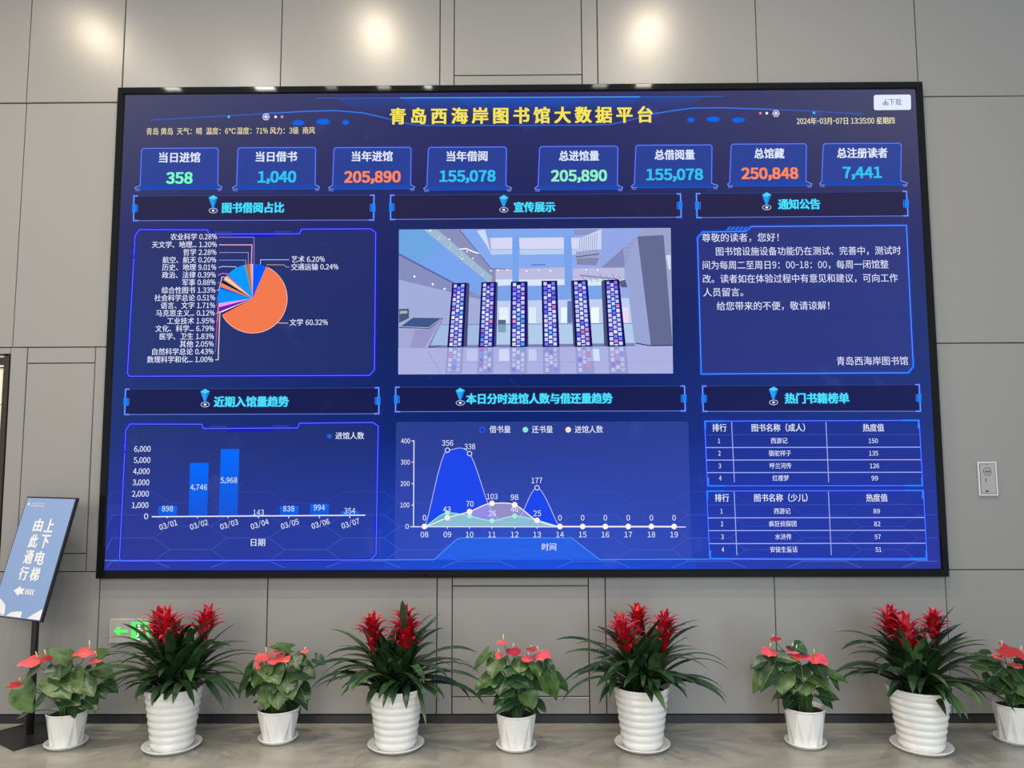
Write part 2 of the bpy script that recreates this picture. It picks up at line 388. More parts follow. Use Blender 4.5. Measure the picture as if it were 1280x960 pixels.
# banner line, glow and ornaments at the top
F = Flat()
cL = [(188, 150), (235, 147.4), (286, 144.6), (331, 142), (379, 139.3), (419, 138.2), (453, 141), (480, 147), (500, 153), (522, 156.4), (560, 157)]
cR = [(1079, 142.5), (1052, 141), (1010, 138.6), (967, 136.8), (906, 134.8), (866.6, 135), (840, 138.5), (814, 142.7), (787, 150.3), (762.5, 155.6), (730, 156.4)]
curve = cL+cR[::-1]
for k in range(9):
    t0, t1 = k/9, (k+1)/9
    for xm0, xm1, al in ((420, 880, .22), (500, 800, .25), (570, 730, .25)):
        F.poly([(xm0+30*t0, 122.5+20*t0), (xm1-30*t0, 121+20*t0), (xm1-30*t1, 121+20*t1), (xm0+30*t1, 122.5+20*t1)], '#0a62e0', 1.0+xm0*.0002, al*(1-t0)**1.3)
F.line([(395, 122.8), (500, 122.4)], 0.9, '#2f78d8', 2, 0.6); F.line([(500, 122.4), (800, 121)], 1.2, '#4aa8f8', 2, 0.95); F.line([(800, 121), (905, 120.6)], 0.9, '#2f78d8', 2, 0.6)
F.line(curve, 3.0, '#0c5cd8', 1.6, 0.22); F.line(cL[:4], 0.7, '#4a78d0', 2.2, 0.55); F.line(cL[3:8], 1.0, '#3c8cff', 2.2, .9); F.line(cL[7:]+cR[::-1][:4], 0.8, '#4a7ae0', 2.2, 0.8)
F.line(cR[3:8], 1.0, '#3c8cff', 2.2, .9); F.line(cR[:4], 0.7, '#4a78d0', 2.2, 0.55)
for (x, y, rx, ry) in ((373, 153.5, 7, 3), (404, 152, 8, 3.4), (432, 153, 4, 3), (863.5, 150, 4, 3), (891.5, 149, 8, 3), (923, 150, 7.5, 3)):
    F.dot(x, y, rx*1.3, '#0a50d0', 2.0, ry*1.4, alpha=.4); F.dot(x, y, rx, '#1468e4', 2.6, ry)
for x, y, c in ((286, 146, '#30d0f0'), (344.5, 146, '#f4f0ff'), (352.5, 146, '#f09090'), (950.5, 141.5, '#f08890'), (958.5, 141.5, '#f4f0ff'), (1017.5, 141, '#30c8f0')): F.dot(x, y, 1.7, c, 3)
for x, y in ((332.5, 146), (970, 141.8)):
    F.ring(x, y, 4.2, 1.0, '#e0d8ff', 3, n=6); F.dot(x, y, 2.5, '#e8d8f4', 3, n=6)
F.build('banner_ornament', SCR)
F = Flat(); F.text('青岛西海岸图书馆大数据平台', 488, 815, 144.6, 19.5, '#f6e45c', 8, 0.034, 1.22); F.build('banner_title', SCR, label='yellow title lettering')
F = Flat(); F.text('青岛 黄岛  天气：晴  温度：6℃ 湿度：71% 风力：3级  南风', 183, 393.5, 163.8, 8.6, '#ecdcae', 8, 0.012); F.build('weather_line', SCR)
F = Flat(); F.text('2024年-03月-07日 13:35:00 星期四', 996, 1118, 151.2, 8.6, '#f4ecc4', 8, 0.012); F.build('date_line', SCR)
F = Flat(); F.poly([(1094, 118.6), (1137, 118.2), (1138.6, 120), (1138.8, 135.6), (1137, 137.3), (1094, 137.7), (1092.4, 136), (1092.2, 120.4)], '#e4ecff', 4)
F.build_ = None
dl = F.build('download_button', SCR, label='white download button')
F = Flat(); F.text('下载', 1111, 1127, 127.6, 8, '#5a6488', 6)
F.line([(1104, 128), (1104, 131), (1110, 131), (1110, 128)], 0.9, '#5a6488', 6); F.line([(1107, 124), (1107, 129.5)], 0.9, '#5a6488', 6); F.line([(1105, 127.4), (1107, 129.6), (1109, 127.4)], 0.9, '#5a6488', 6)
F.build('button_lettering', dl)

# statistics cards
CY, OR, GR, MI = '#34c2f2', '#ff8a5e', '#7dffc4', '#92f2c6'
cards = [  # top x0,x1,y ; base x0,x1,y ; caption,(x0,x1,y) ; figure,(x0,x1,y),colour
    (177, 272.8, 185.5, 168, 278, 237, '当日进馆', 199, 250, 197, '358', 208.5, 240, 222.4, GR),
    (297.5, 394.5, 184.8, 290, 400, 237, '当日借书', 320, 371, 196, '1,040', 323, 369.5, 221, CY),
    (417.5, 513.8, 184.6, 410, 519, 237, '当年进馆', 440, 490.5, 195.6, '205,890', 431, 500, 221, OR),
    (535.5, 633, 184.2, 529, 640, 238, '当年借阅', 558.5, 609, 195.4, '155,078', 550, 618.7, 220, CY),
    (674.5, 772.3, 183.2, 668, 779, 237.5, '总进馆量', 699, 748.5, 195, '205,890', 689.5, 758, 219.5, MI),
    (794.8, 890, 181.6, 788.5, 898, 235.2, '总借阅量', 818.5, 868, 193.6, '155,078', 808.5, 878, 218, CY),
    (914, 1008, 180.2, 909, 1015.5, 233, '总馆藏', 943, 980, 192, '250,848', 927.5, 997, 216.6, OR),
    (1029, 1126.5, 179.6, 1024, 1135, 232, '总注册读者', 1046.5, 1109, 191.4, '7,441', 1054, 1101.5, 215.5, CY)]
for (a, b, y0, c, d, y1, cap, t0, t1, ty, fig, n0, n1, ny, colr) in cards:
    F = Flat(); ym = y1-5.2; q = 2.2
    body = [(a-1.8, ym), (a, y0+q), (a+q, y0), (b-q, y0-.5), (b, y0+q-.5), (b-.6, ym-1)]
    F.poly(body, '#2f4aa8', 3, 0.68)
    F.glow(body, '#7488ee', '#2a48d8', 0.85, 4.2, gw=3.6)
    pl = [(a-1, ym), (b-1, ym-1), (d-1.5, y1-2.2), (d-4, y1-.4), (c+4, y1), (c+1, y1-1.6)]
    F.poly(pl, '#1f4cb4', 4.4, 0.95)
    F.line([(a-1.8, ym), (c+.5, y1-2.5), (c+2, y1-.6), (c+7, y1-.6)], 0.9, '#8898f4', 5); F.line([(b-.6, ym-1), (d-.5, y1-3.2), (d-2, y1-.8), (d-7, y1-.8)], 0.9, '#8898f4', 5)
    F.line([(c+6, y1-.2), (d-6, y1-.8)], 0.8, '#2c50c8', 5); F.line([(c+1, y1), (c+2, y1+1.4), (c+7, y1+1.4)], 0.8, '#7484e4', 5); F.line([(d-1, y1-.6), (d-2, y1+1), (d-6, y1+1)], 0.8, '#7484e4', 5)
    card = F.build('statistics_card', SCR)
    F = Flat(); F.text(cap, t0, t1, ty, 12.2, '#dfe8ff', 8, 0.028); F.build('caption', card)
    F = Flat(); F.text(fig, n0, n1, ny, 14.2, colr, 8, 0.048); F.build('figure', card)

# section headers
heads = [((167.3, 245), (467.5, 244), (467, 275), (167, 275.8), 266.5, 243.6, 263.2, '图书借阅占比', 278, 354.6, 259.8),
    ((488.3, 244), (850.6, 242.3), (851.4, 271.5), (488.2, 274.3), 629.8, 243.4, 262.3, '宣传展示', 642.8, 693.5, 259),
    ((870.5, 242), (1133, 239.2), (1135, 269.8), (871.3, 272), 958.5, 240, 259.3, '通知公告', 973, 1024.8, 255.4),
    ((157, 486.5), (473.4, 484.7), (473.6, 517.2), (155.8, 518.2), 256.4, 485.8, 505.6, '近期入馆量趋势', 267.8, 360.4, 502.3),
    ((494.6, 484), (855.6, 482.6), (856.6, 513.6), (494.4, 514.6), 575.4, 484.6, 503.6, '本日分时进馆人数与借还量趋势', 583, 765, 498.4),
    ((878.2, 482.6), (1149, 480.8), (1150.6, 514), (879, 514.2), 967, 483, 503, '热门书籍榜单', 981.4, 1061, 498)]
for (tl, tr, br, bl, pxx, pt, pr, txt, t0, t1, ty) in heads:
    F = Flat(); F.poly([tl, tr, br, bl], '#2a2540' if tl[1] < 300 else '#1d1a40', 3, 0.70)  # upper headers coloured greyer: room light veiling the screen is painted in
    F.line([tl, tr], 0.7, '#34488f', 4); F.line([bl, br], 0.9, '#6a86e8', 4, 0.9)
    for s, (t_, b_) in ((1, (tl, bl)), (-1, (tr, br))):
        F.line([(t_[0]+5*s, t_[1]), t_, b_, (b_[0]+6*s, b_[1])], 3.6, '#1c48d8', 4.2, .4); F.line([(t_[0]+5*s, t_[1]), t_, b_, (b_[0]+6*s, b_[1])], 1.3, '#78a0ff', 4.6)
        ym = (t_[1]+b_[1])/2; xm = (t_[0]+b_[0])/2+s*0.6
        F.poly([(xm-2.6, ym-5), (xm+2.6, ym-5), (xm+2.6, ym+5), (xm-2.6, ym+5)], '#1f82ff', 5); F.line([(xm+s*3.9, ym-4.6), (xm+s*3.9, ym+4.6)], 1.1, '#3a74e8', 5)
    hd = F.build('section_header', SCR)
    F = Flat(); yt = pt+3.6
    F.ring(pxx, pr, 5.2, 0.9, '#b8c0e8', 6, 3.0); F.dot(pxx, pr, 1.9, '#e8f4ff', 6, 1.3)
    F.poly([(pxx-5.8, yt), (pxx, pt+0.2), (pxx+5.8, yt), (pxx+1.4, yt+2.2), (pxx-3.4, yt+1.8)], '#4fd4ff', 6.6)
    F.poly([(pxx-5.8, yt), (pxx-1.6, yt+2), (pxx-0.2, pr-1)], '#2aa4f0', 6.8); F.poly([(pxx-1.6, yt+2), (pxx+2.4, yt+2.2), (pxx-0.2, pr-1)], '#2c9cf4', 6.8); F.poly([(pxx+2.4, yt+2.2), (pxx+5.8, yt), (pxx-0.2, pr-1)], '#1280e0', 6.8)
    F.build('pin_icon', hd)
    F = Flat(); F.text(txt, t0, t1, ty, 12.6, '#0c78c8', 7.4, 0.075, alpha=.45); F.text(txt, t0, t1, ty, 12.2, '#4fe2fa', 8, 0.032); F.build('heading', hd)

# pie chart
Zp = Z(150, 270, 3.879)
def tech_border(F, tl, tr, br, bl, notch):
    """chamfered neon border with a notch in its top edge (pixel corners)"""
    c = 6.5
    (n0x, n0y), (n1x, n1y) = notch
    pts = [(tl[0]+c*.2, tl[1]+c*1.2), (tl[0]+c, tl[1]), (n0x-2, n0y-5.4), (n0x, n0y), (n1x, n1y), (n1x+2.4, n1y-5.8), (tr[0]-c, tr[1]), (tr[0], tr[1]+c*.7), (br[0], br[1]-c*1.1), (br[0]-c*1., br[1]), (bl[0]+2.5, bl[1]), (bl[0], bl[1]-3.5)]
    F.poly(pts, '#38427c', 2.4, 0.25)
    F.glow(pts, '#6a74f6', '#1418e0', 0.95, 5, True, 6.0)
    F.line([(n0x+30, n0y+2.2), (n1x-30, n1y+2.2)], 4.5, '#0c10d0', 4.2, .6)
    for k in range(8):
        for xb, yb in ((n0x+8+k*2.6, n0y-2.4), (n1x-31+k*2.6, n1y-2.4)): F.line([(xb, yb+.9), (xb+1.4, yb-.9)], 0.7, '#4a5ae0', 5)
    for (x, y) in ((tl[0]+.3, tl[1]+29), (br[0]-.2, br[1]-40)): F.line([(x, y-7), (x-1.2, y-5), (x-1.2, y+5), (x, y+7)], 1.5, '#2422f0', 5.3)
F = Flat(); tech_border(F, Zp(68, 66), Zp(1240, 62), Zp(1234, 773), Zp(36, 777), (Zp(432, 88), Zp(870, 86))); 
PIE = F.build('pie_chart', SCR)
F = Flat(); labs = [('农业科学 0.28%', 245, 470, 101), ('天文学、地理... 1.20%', 155, 469, 139), ('哲学 2.28%', 307, 467, 176), ('航空、航天 0.20%', 207, 466, 213), ('历史、地理 9.01%', 205, 466, 249), ('政治、法律 0.39%', 204, 464, 286), ('军事 0.88%', 302, 463, 322), ('综合性图书 1.33%', 202, 462, 360), ('社会科学总论 0.51%', 167, 461, 397), ('语言、文字 1.71%', 198, 460, 434), ('马克思主义... 0.12%', 175, 459, 471), ('工业技术 1.95%', 229, 457, 509), ('文化、科学... 6.79%', 172, 456, 546), ('医学、卫生 1.83%', 193, 455, 584), ('其他 2.05%', 290, 454, 621), ('自然科学总论 0.43%', 157, 453, 658), ('数理科学和化... 1.00%', 132, 451, 696), ('艺术 6.20%', 832, 992, 210), ('交通运输 0.24%', 830, 1058, 247), ('文学 60.32%', 823, 1007, 516)]
for t_, a, b, y in labs:
    x0, yy_ = Zp(a, y); x1, _ = Zp(b, y); F.text(t_, x0, x1, yy_, 8.0, '#e4eaff', 9, 0.012)
F.build('chart_labels', PIE)
sl = [(6.20, '#0a5cff'), (.24, '#e89a80'), (60.32, '#f47a50'), (1.0, '#1c1478'), (.6, '#fff0f0'), (2.05, '#7a18b4'), (1.83, '#e8a4ec'), (6.79, '#0c92ff'), (.9, '#0b50e8'), (1.95, '#f0875c'), (.3, '#101038'), (1.1, '#101048'), (.6, '#c89868'), (1.4, '#f4d8a8'), (.7, '#e4b0a8'), (.5, '#a020a8'), (9.01, '#0f9aff'), (.3, '#58b0f0'), (2.28, '#b07858'), (1.2, '#f0a0a8'), (.28, '#f4e4ec')]
tot = sum(a for a, _ in sl); cx, cy = Zp(643, 400); R0 = 43.2; a0 = -math.pi/2+math.radians(0.8)
for w, c in sl:
    a1 = a0+2*math.pi*w/tot; n = max(2, int((a1-a0)/0.06)); F = Flat()
    F.poly([(cx, cy)]+[(cx+R0*math.cos(a0+(a1-a0)*k/n), cy+R0*math.sin(a0+(a1-a0)*k/n)) for k in range(n+1)], c, 6)
    F.build('pie_slice', PIE); a0 = a1
F = Flat()
for pts, c, w in (([(480, 103), (650, 103), (650, 232)], '#8f80e0', .9), ([(480, 140), (640, 140), (637, 232)], '#d8a0b8', 1.4), ([(480, 177), (622, 177), (622, 234)], '#a090a8', .9), ([(480, 214), (609, 214), (610, 238)], '#6f9ae0', .9), ([(478, 250), (495, 245), (560, 246), (570, 262)], '#a8d0ff', .9), ([(475, 288), (495, 278), (520, 280), (536, 294)], '#d070d0', 1.1),
    ([(472, 324), (487, 324), (496, 305)], '#c07080', .9), ([(470, 362), (480, 358), (494, 295), (510, 297)], '#d8c8e8', .9), ([(470, 398), (472, 380), (482, 378)], '#3050e8', 1), ([(469, 436), (473, 395), (484, 390)], '#5878f0', .9), ([(468, 472), (478, 468), (485, 462)], '#e0d0f0', .9), ([(466, 510), (473, 508), (478, 430)], '#f0a0a0', .9), ([(466, 585), (474, 440)], '#c83a70', 1), ([(464, 622), (475, 470)], '#a04090', .9), ([(463, 660), (476, 480)], '#8860c0', .9), ([(462, 697), (476, 697), (484, 470)], '#f0e0d0', 1.0), ([(484, 470), (500, 455)], '#f0c880', .9),
    ([(681, 235), (682, 212), (820, 212)], '#9cb4ff', 1), ([(712, 240), (714, 236), (795, 237), (806, 247), (822, 247)], '#b89088', 1), ([(763, 513), (772, 519), (815, 519)], '#f0a8a8', 1)):
    F.line([Zp(*p) for p in pts], w, c, 5.6)
F.line([(cx+R0*math.cos(t), cy+R0*math.sin(t)) for t in np.linspace(-1.1, 2.6, 40)], .7, '#ffc8c0', 6.5)
F.build('leader_lines', PIE)

# promotional picture in the middle of the dashboard
Zq = Z(480, 270, 3.368)
PF = Flat(); q = lambda pts, c, l=4.0, a=1.0: PF.poly([Zq(*p) for p in pts], c, l, a)
q([(63, 57), (1207, 50), (1217, 663), (60, 667)], '#98aae4', 3)
q([(63, 57), (165, 57), (450, 288), (420, 345), (63, 157)], '#78a4ee'); q([(63, 57), (165, 57), (240, 118), (150, 202), (63, 157)], '#66a8dc', 4.05, .6)
q([(63, 157), (420, 345), (420, 355), (63, 268)], '#868fc0'); q([(63, 157), (300, 283), (300, 290), (63, 165)], '#5c66a0', 4.1)
q([(63, 268), (420, 352), (420, 545), (63, 545)], '#a4aedA')
q([(165, 57), (318, 57), (452, 222), (545, 222), (545, 292), (450, 288)], '#8a90ba'); q([(165, 57), (225, 57), (455, 255), (450, 288)], '#a4c2d8', 4.1, .8)
for k in range(6):
    x = 180+k*46; y = 62+k*38; PF.line([Zq(x, y), Zq(x+12, y-18 if k else y)], .5, '#dfeaf8', 4.2)
for p in ((195, 62), (275, 98), (330, 180), (375, 178), (350, 150), (450, 230), (480, 228), (520, 226), (600, 232), (650, 228), (700, 230), (850, 226), (900, 228)): PF.dot(*Zq(*p), 1.0, '#ffffff', 4.3)
PF.line([Zq(318, 140), Zq(345, 137), Zq(375, 150), Zq(403, 158)], 1.6, '#f4f8ff', 4.3)
q([(318, 57), (415, 57), (455, 165), (810, 160), (805, 213), (452, 222)], '#86aaf0', 4.15); PF.line([Zq(318, 57), Zq(452, 222), Zq(540, 222)], .9, '#586090', 4.3)
q([(415, 57), (800, 55), (800, 90), (440, 92)], '#7fa8ee', 4.15); q([(390, 62), (425, 57), (452, 163), (430, 120)], '#e4ecff', 4.2, .7)
for a, b in ((447, 540), (568, 757), (787, 905)): q([(a, 92), (b, 90), (b, 160), (a+6, 163)], '#d4d8f4', 4.2); q([(a+3, 142), (b, 141), (b, 160), (a+6, 162)], '#b8d0f0', 4.25); PF.line([Zq(a, 141), Zq(b, 140)], .5, '#8090c0', 4.3)
q([(540, 88), (568, 88), (568, 300), (540, 300)], '#78a4ee', 4.3); q([(757, 85), (787, 85), (795, 295), (762, 295)], '#78a4ee', 4.3)
for a, b in ((470, 540), (568, 760), (795, 1012)): q([(a, 222), (b, 217), (b, 290), (a, 295)], '#bcbce0', 4.2); q([(a, 268), (b, 266), (b, 290), (a, 295)], '#d8e8f8', 4.25)
PF.line([Zq(620, 206), Zq(680, 205)], .8, '#2c3470', 4.4)
q([(465, 296), (925, 291), (925, 350), (465, 358)], '#7ca4ea', 4.2); q([(465, 358), (1045, 345), (1055, 545), (465, 545)], '#c2cff0', 4.1)
for a, b, c in ((485, 525, '#e4f0ff'), (610, 640, '#dcecff'), (745, 770, '#e8f8ff'), (872, 905, '#f0fcff'), (1000, 1030, '#e8dcf4')): q([(a, 385), (b, 384), (b, 450), (a, 450)], c, 4.3)
q([(772, 358), (792, 356), (792, 450), (772, 452)], '#6878b0', 4.35); q([(480, 437), (513, 437), (513, 490), (480, 490)], '#5c688c', 4.35)
q([(205, 458), (1050, 452), (1050, 535), (205, 545)], '#a0c8e8', 4.4, .5); PF.line([Zq(205, 458), Zq(1050, 452)], .8, '#5c80a8', 4.5); q([(190, 545), (1055, 535), (1055, 550), (190, 558)], '#7880b4', 4.4)
q([(900, 55), (1090, 52), (1060, 88), (915, 217), (905, 205)], '#94a8e8', 4.3)
q([(800, 57), (895, 57), (895, 80), (800, 80)], '#8c94c4', 4.3); q([(822, 95), (915, 55), (915, 140), (815, 152)], '#ccd6f4', 4.35)
for k in range(9): PF.line([Zq(825+k*9, 96-k*3), Zq(823+k*9, 146)], .5, '#7078a8', 4.4)
q([(808, 150), (905, 140), (905, 176), (808, 178)], '#9ca4cc', 4.4); q([(810, 178), (905, 176), (895, 208), (812, 205)], '#838ab2', 4.4); PF.line([Zq(808, 172), Zq(905, 160)], 1.4, '#5c6284', 4.5)
for k in range(7): PF.line([Zq(830+k*26, 250-(k % 2)*8), Zq(850+k*26, 278)], .7, '#8088a8', 4.4)
PF.line([Zq(825, 250), Zq(980, 265), Zq(1012, 290)], 1.2, '#6c7498', 4.4); q([(985, 275), (1015, 268), (1025, 300), (1000, 300)], '#545c80', 4.4)
q([(915, 217), (1060, 88), (1012, 217)], '#8289ba', 4.5); q([(1005, 132), (1067, 86), (1124, 547), (1055, 540)], '#9ba5d4', 4.5)
q([(1090, 52), (1207, 50), (1215, 547), (1200, 547), (1177, 80), (1067, 86)], '#9ca4cc', 4.5); q([(1067, 86), (1177, 80), (1215, 547), (1124, 547)], '#656c94', 4.6); q([(1187, 165), (1207, 165), (1207, 225), (1198, 225)], '#d4dcf0', 4.7)
q([(60, 557), (1215, 547), (1217, 663), (60, 667)], '#aeb2e2', 4.55)
for a, b, c in ((485, 525, '#dce8ff'), (610, 640, '#ccdcfa'), (872, 905, '#e0f4ff'), (350, 395, '#c4cef4'), (980, 1010, '#c8c8f0')): q([(a, 560), (b, 560), (b+4, 610), (a-2, 610)], c, 4.6, .7)
PF.line([Zq(185, 570), Zq(240, 664)], .5, '#8890c8', 4.6); PF.line([Zq(60, 620), Zq(1216, 612)], .4, '#9aa0d4', 4.6); PF.line([Zq(1060, 535), Zq(1120, 546), Zq(1213, 545)], 1.2, '#2c3050', 4.7)
q([(63, 392), (105, 390), (105, 430), (63, 450)], '#4c5878', 4.6); q([(66, 400), (98, 398), (98, 410), (66, 412)], '#a0b8b8', 4.65)
q([(63, 480), (190, 474), (240, 432), (248, 438), (188, 553), (182, 557), (63, 557)], '#a6a8d6', 4.7); q([(130, 478), (190, 474), (240, 434), (170, 555), (110, 555)], '#8c8cc0', 4.72, .6)
q([(63, 470), (122, 428), (247, 430), (190, 473)], '#41588c', 4.8); PF.line([Zq(63, 470), Zq(190, 473), Zq(247, 430), Zq(188, 553), Zq(240, 545)], .9, '#343c68', 4.9); PF.line([Zq(70, 466), Zq(188, 470), Zq(240, 433)], .6, '#c8d4f0', 4.9)
for p in ((128, 255), (205, 287), (255, 307)): PF.dot(*Zq(*p), 1.4, '#f8fcff', 4.6)
rng = random.Random(11)
colsq = [((287, 283), (348, 281), (335, 551), (266, 553), 12), ((410, 279), (472, 277), (463, 551), (397, 553), 7), ((534, 277), (602, 275), (602, 551), (531, 553), 3), ((663, 273), (729, 272), (739, 551), (668, 552), 0), ((792, 271), (857, 269), (878, 549), (805, 551), -6), ((928, 269), (990, 267), (1018, 548), (942, 550), -13)]
pal = ['#d4dcff', '#e0e8ff', '#c0ccfa', '#c4d8fc', '#98a4f4', '#dcd0fa', '#7468e4', '#e090b8', '#48b0e8', '#c0d4ff', '#9c70d8', '#e08098', '#7888f0', '#dce8ff', '#b8c4ff', '#8cc0f0']
def lerp2(qd, u, v):
    a, b, c, d = [np.array(p, float) for p in qd]; return (a*(1-u)+b*u)*(1-v)+(d*(1-u)+c*u)*v
for (a, b, c, d, sd) in colsq:
    if sd > 0: q([b, (b[0]+sd, b[1]+3), (c[0]+sd+3, c[1]-3), c], '#474c78', 4.8)
    if sd < 0: q([a, (a[0]+sd, a[1]+4), (d[0]+sd-2, d[1]-4), d], '#4a5078', 4.8)
    q([a, b, c, d], '#14124c', 5.0)
    q([lerp2((a, b, c, d), .1, .03), lerp2((a, b, c, d), .9, .03), lerp2((a, b, c, d), .9, .98), lerp2((a, b, c, d), .1, .98)], '#2020a0', 5.1)
    refl = [d, c, (c[0]+(c[0]-b[0])*.42, 663), (d[0]+(d[0]-a[0])*.42, 664)]
    q(refl, '#8a8cc8', 4.65, .6)
    cols_ = {}
    for j in range(14):
        for i in range(3):
            off = 0.5 if i == 1 else 0.0
            v0 = (j+off)/14.3+.02; v1 = v0+0.050
            if v1 > .99: v1 = .985
            if v1-v0 < .02: continue
            cc = pal[rng.choice((0, 1, 2)) if rng.random() < .45 else rng.randrange(len(pal))] if j > 3 else pal[rng.choice((4, 6, 10, 2, 0, 5, 12))]
            cols_[(i, j)] = cc
            u0 = .13+i*.255; u1 = u0+.20
            q([lerp2((a, b, c, d), u0, v0), lerp2((a, b, c, d), u1, v0), lerp2((a, b, c, d), u1, v1), lerp2((a, b, c, d), u0, v1)], cc, 5.3)
            if rng.random() < .5:
                um, vm = (u0+u1)/2, (v0+v1)/2; q([lerp2((a, b, c, d), um-.05, vm), lerp2((a, b, c, d), um+.05, vm-.006), lerp2((a, b, c, d), um+.04, vm+.014), lerp2((a, b, c, d), um-.04, vm+.012)], rng.choice(pal), 5.4)
    for j in range(5):
        for i in range(3):
            off = .5 if i == 1 else 0
            v0 = (j+off)/5.3+.03; v1 = v0+.14
            if v1 > 1: continue
            u0 = .13+i*.255
            q([lerp2(refl, u0, v0), lerp2(refl, u0+.2, v0), lerp2(refl, u0+.2, v1), lerp2(refl, u0, v1)], cols_.get((i, 13-j), '#c8d0fa'), 4.8, .55)
PF.build('promotional_picture', SCR, label='bright picture of an atrium with six lit columns')

# notice
Zn = Z(850, 270, 3.879); F = Flat()
nb = [Zn(85, 105), Zn(110, 77), Zn(318, 75), Zn(345, 51), Zn(1098, 45), Zn(1131, 730), Zn(1108, 760), Zn(103, 766)]
F.poly(nb, '#3c4596', 2.6, 0.42); F.glow(nb, '#5a94ff', '#1848e0', 1.2, 5, True, 5)
for k in range(6):
    x = 222+k*20; F.poly([Zn(x, 70), Zn(x+14, 52), Zn(x+28, 51), Zn(x+14, 70)], '#2a72f0', 5)
F.line([Zn(1131, 690), Zn(1131, 730), Zn(1108, 760), Zn(1062, 761)], 2, '#2f80ff', 5.3); F.line([Zn(85, 130), Zn(85, 105), Zn(110, 77), Zn(160, 77)], 2, '#2f80ff', 5.3); F.line([Zn(101, 730), Zn(103, 766), Zn(140, 766)], 2, '#2f80ff', 5.3)
NT = F.build('notice_board', SCR)
F = Flat()
for t_, a, b, y in (('尊敬的读者，您好！', 107, 478, 105), ('图书馆设施设备功能仍在测试、完善中，测试时', 174, 1070, 170), ('间为每周二至周日9：00-18：00，每周一闭馆整', 110, 1010, 237), ('改。读者如在体验过程中有意见和建议，可向工作', 110, 1055, 303), ('人员留言。', 113, 306, 370), ('给您带来的不便，敬请谅解！', 178, 724, 436), ('青岛西海岸图书馆', 760, 1105, 703)):
    x0, y_ = Zn(a, y); x1, _ = Zn(b, y); F.text(t_, x0, x1, y_, 10.4, '#dfe4ff', 8, 0.004)
F.build('notice_text', NT)

# bar chart
Zb = Z(140, 475, 3.657); F = Flat(); tech_border(F, Zb(58, 201), Zb(1217, 194), Zb(1207, 822), Zb(34, 828), (Zb(418, 222), Zb(848, 219)))
BAR = F.build('bar_chart', SCR)
for (a, b, yt, a2, b2) in ((214, 297, 577, 211, 296), (357, 442, 379, 350, 435), (498, 582, 316, 489, 573), (629, 710, 614, 629, 710), (768, 853, 577, 767, 851), (907, 991, 567, 905, 990), (1047, 1130, 600, 1046, 1130)):
    F = Flat(); yb = 620
    for k in range(8):
        t0, t1 = k/8, (k+1)/8; mixc = '#%02x%02x%02x' % tuple(int(p*(1-t0)+r*t0) for p, r in zip((10, 106, 255), (26, 88, 214)))
        F.poly([Zb(a+(a2-a)*t0, yt+(yb-yt)*t0), Zb(b+(b2-b)*t0, yt+(yb-yt)*t0), Zb(b+(b2-b)*t1, yt+(yb-yt)*t1), Zb(a+(a2-a)*t1, yt+(yb-yt)*t1)], mixc, 6)
    F.build('bar', BAR)
F = Flat(); F.line([Zb(182, 625), Zb(1158, 618)], 1.5, '#e4e8ff', 7)
for x in (252, 391, 530, 669, 808, 948, 1087): F.line([Zb(x, 622), Zb(x, 632)], 1, '#e4e8ff', 7)
F.build('axis', BAR)
F = Flat()
for t_, a, b, y in (('6,000', 102, 176, 315), ('5,000', 100, 175, 366), ('4,000', 97, 172, 417), ('3,000', 95, 170, 468), ('2,000', 92, 168, 520), ('1,000', 91, 166, 572), ('0', 147, 165, 623)):
    x0, y_ = Zb(a, y); x1, _ = Zb(b, y); F.text(t_, x0, x1, y_, 7.2, '#e4eaff', 8, 0.014)
for t_, a, b, y in (('898', 229, 279, 588), ('4,746', 358, 434, 490), ('5,968', 497, 572, 458), ('143', 645, 694, 605), ('838', 783, 833, 588), ('994', 922, 973, 583), ('354', 1062, 1112, 598)):
    x0, y_ = Zb(a, y); x1, _ = Zb(b, y); F.text(t_, x0, x1, y_, 7.0, '#dfeaff', 8, 0.004)
for k, x in enumerate((257, 397, 535, 675, 813, 953, 1090)):
    x0, y_ = Zb(x-41, 662-k); x1, _ = Zb(x+41, 662); F.text('03/0%d' % (k+1), x0, x1, y_, 7.0, '#e4eaff', 8, 0.014, rot=math.radians(17))
x0, y_ = Zb(1022, 255); x1, _ = Zb(1152, 255); F.text('进馆人数', x0, x1, y_, 8.4, '#e4eaff', 8, 0.012); F.dot(*Zb(994, 257), 3, '#2060d8', 7)
x0, y_ = Zb(635, 743); x1, _ = Zb(700, 743); F.text('日期', x0, x1, y_, 8.8, '#e4eaff', 8, 0.012)
F.build('chart_labels', BAR)

# line chart
F = Flat(); r_ = [(56, 172), (1240, 170), (1248, 178), (1262, 728), (1255, 735), (48, 738), (42, 730), (50, 178)]
F.poly([Zc(*p) for p in r_], '#4658b6', 2.6, 0.38); LC = F.build('line_chart', SCR)
def smooth(pts, n=8):
    P_ = [np.array(p, float) for p in pts]; out = []
    for i in range(len(P_)-1):
        p0, p1, p2, p3 = P_[max(i-1, 0)], P_[i], P_[i+1], P_[min(i+2, len(P_)-1)]
        m1, m2 = (p2-p0)*.5, (p3-p1)*.5
        if (p1[1]-p0[1])*(p2[1]-p1[1]) <= 0: m1 = np.array([m1[0], 0])
        if (p2[1]-p1[1])*(p3[1]-p2[1]) <= 0: m2 = np.array([m2[0], 0])
        for k in range(n):
            t = k/n; out.append((2*t**3-3*t**2+1)*p1+(t**3-2*t**2+t)*m1+(-2*t**3+3*t**2)*p2+(t**3-t**2)*m2)
    return out+[P_[-1]]
X = [166, 260, 351, 443, 536, 628, 722, 815, 908, 1002, 1097, 1190]; B0 = 602
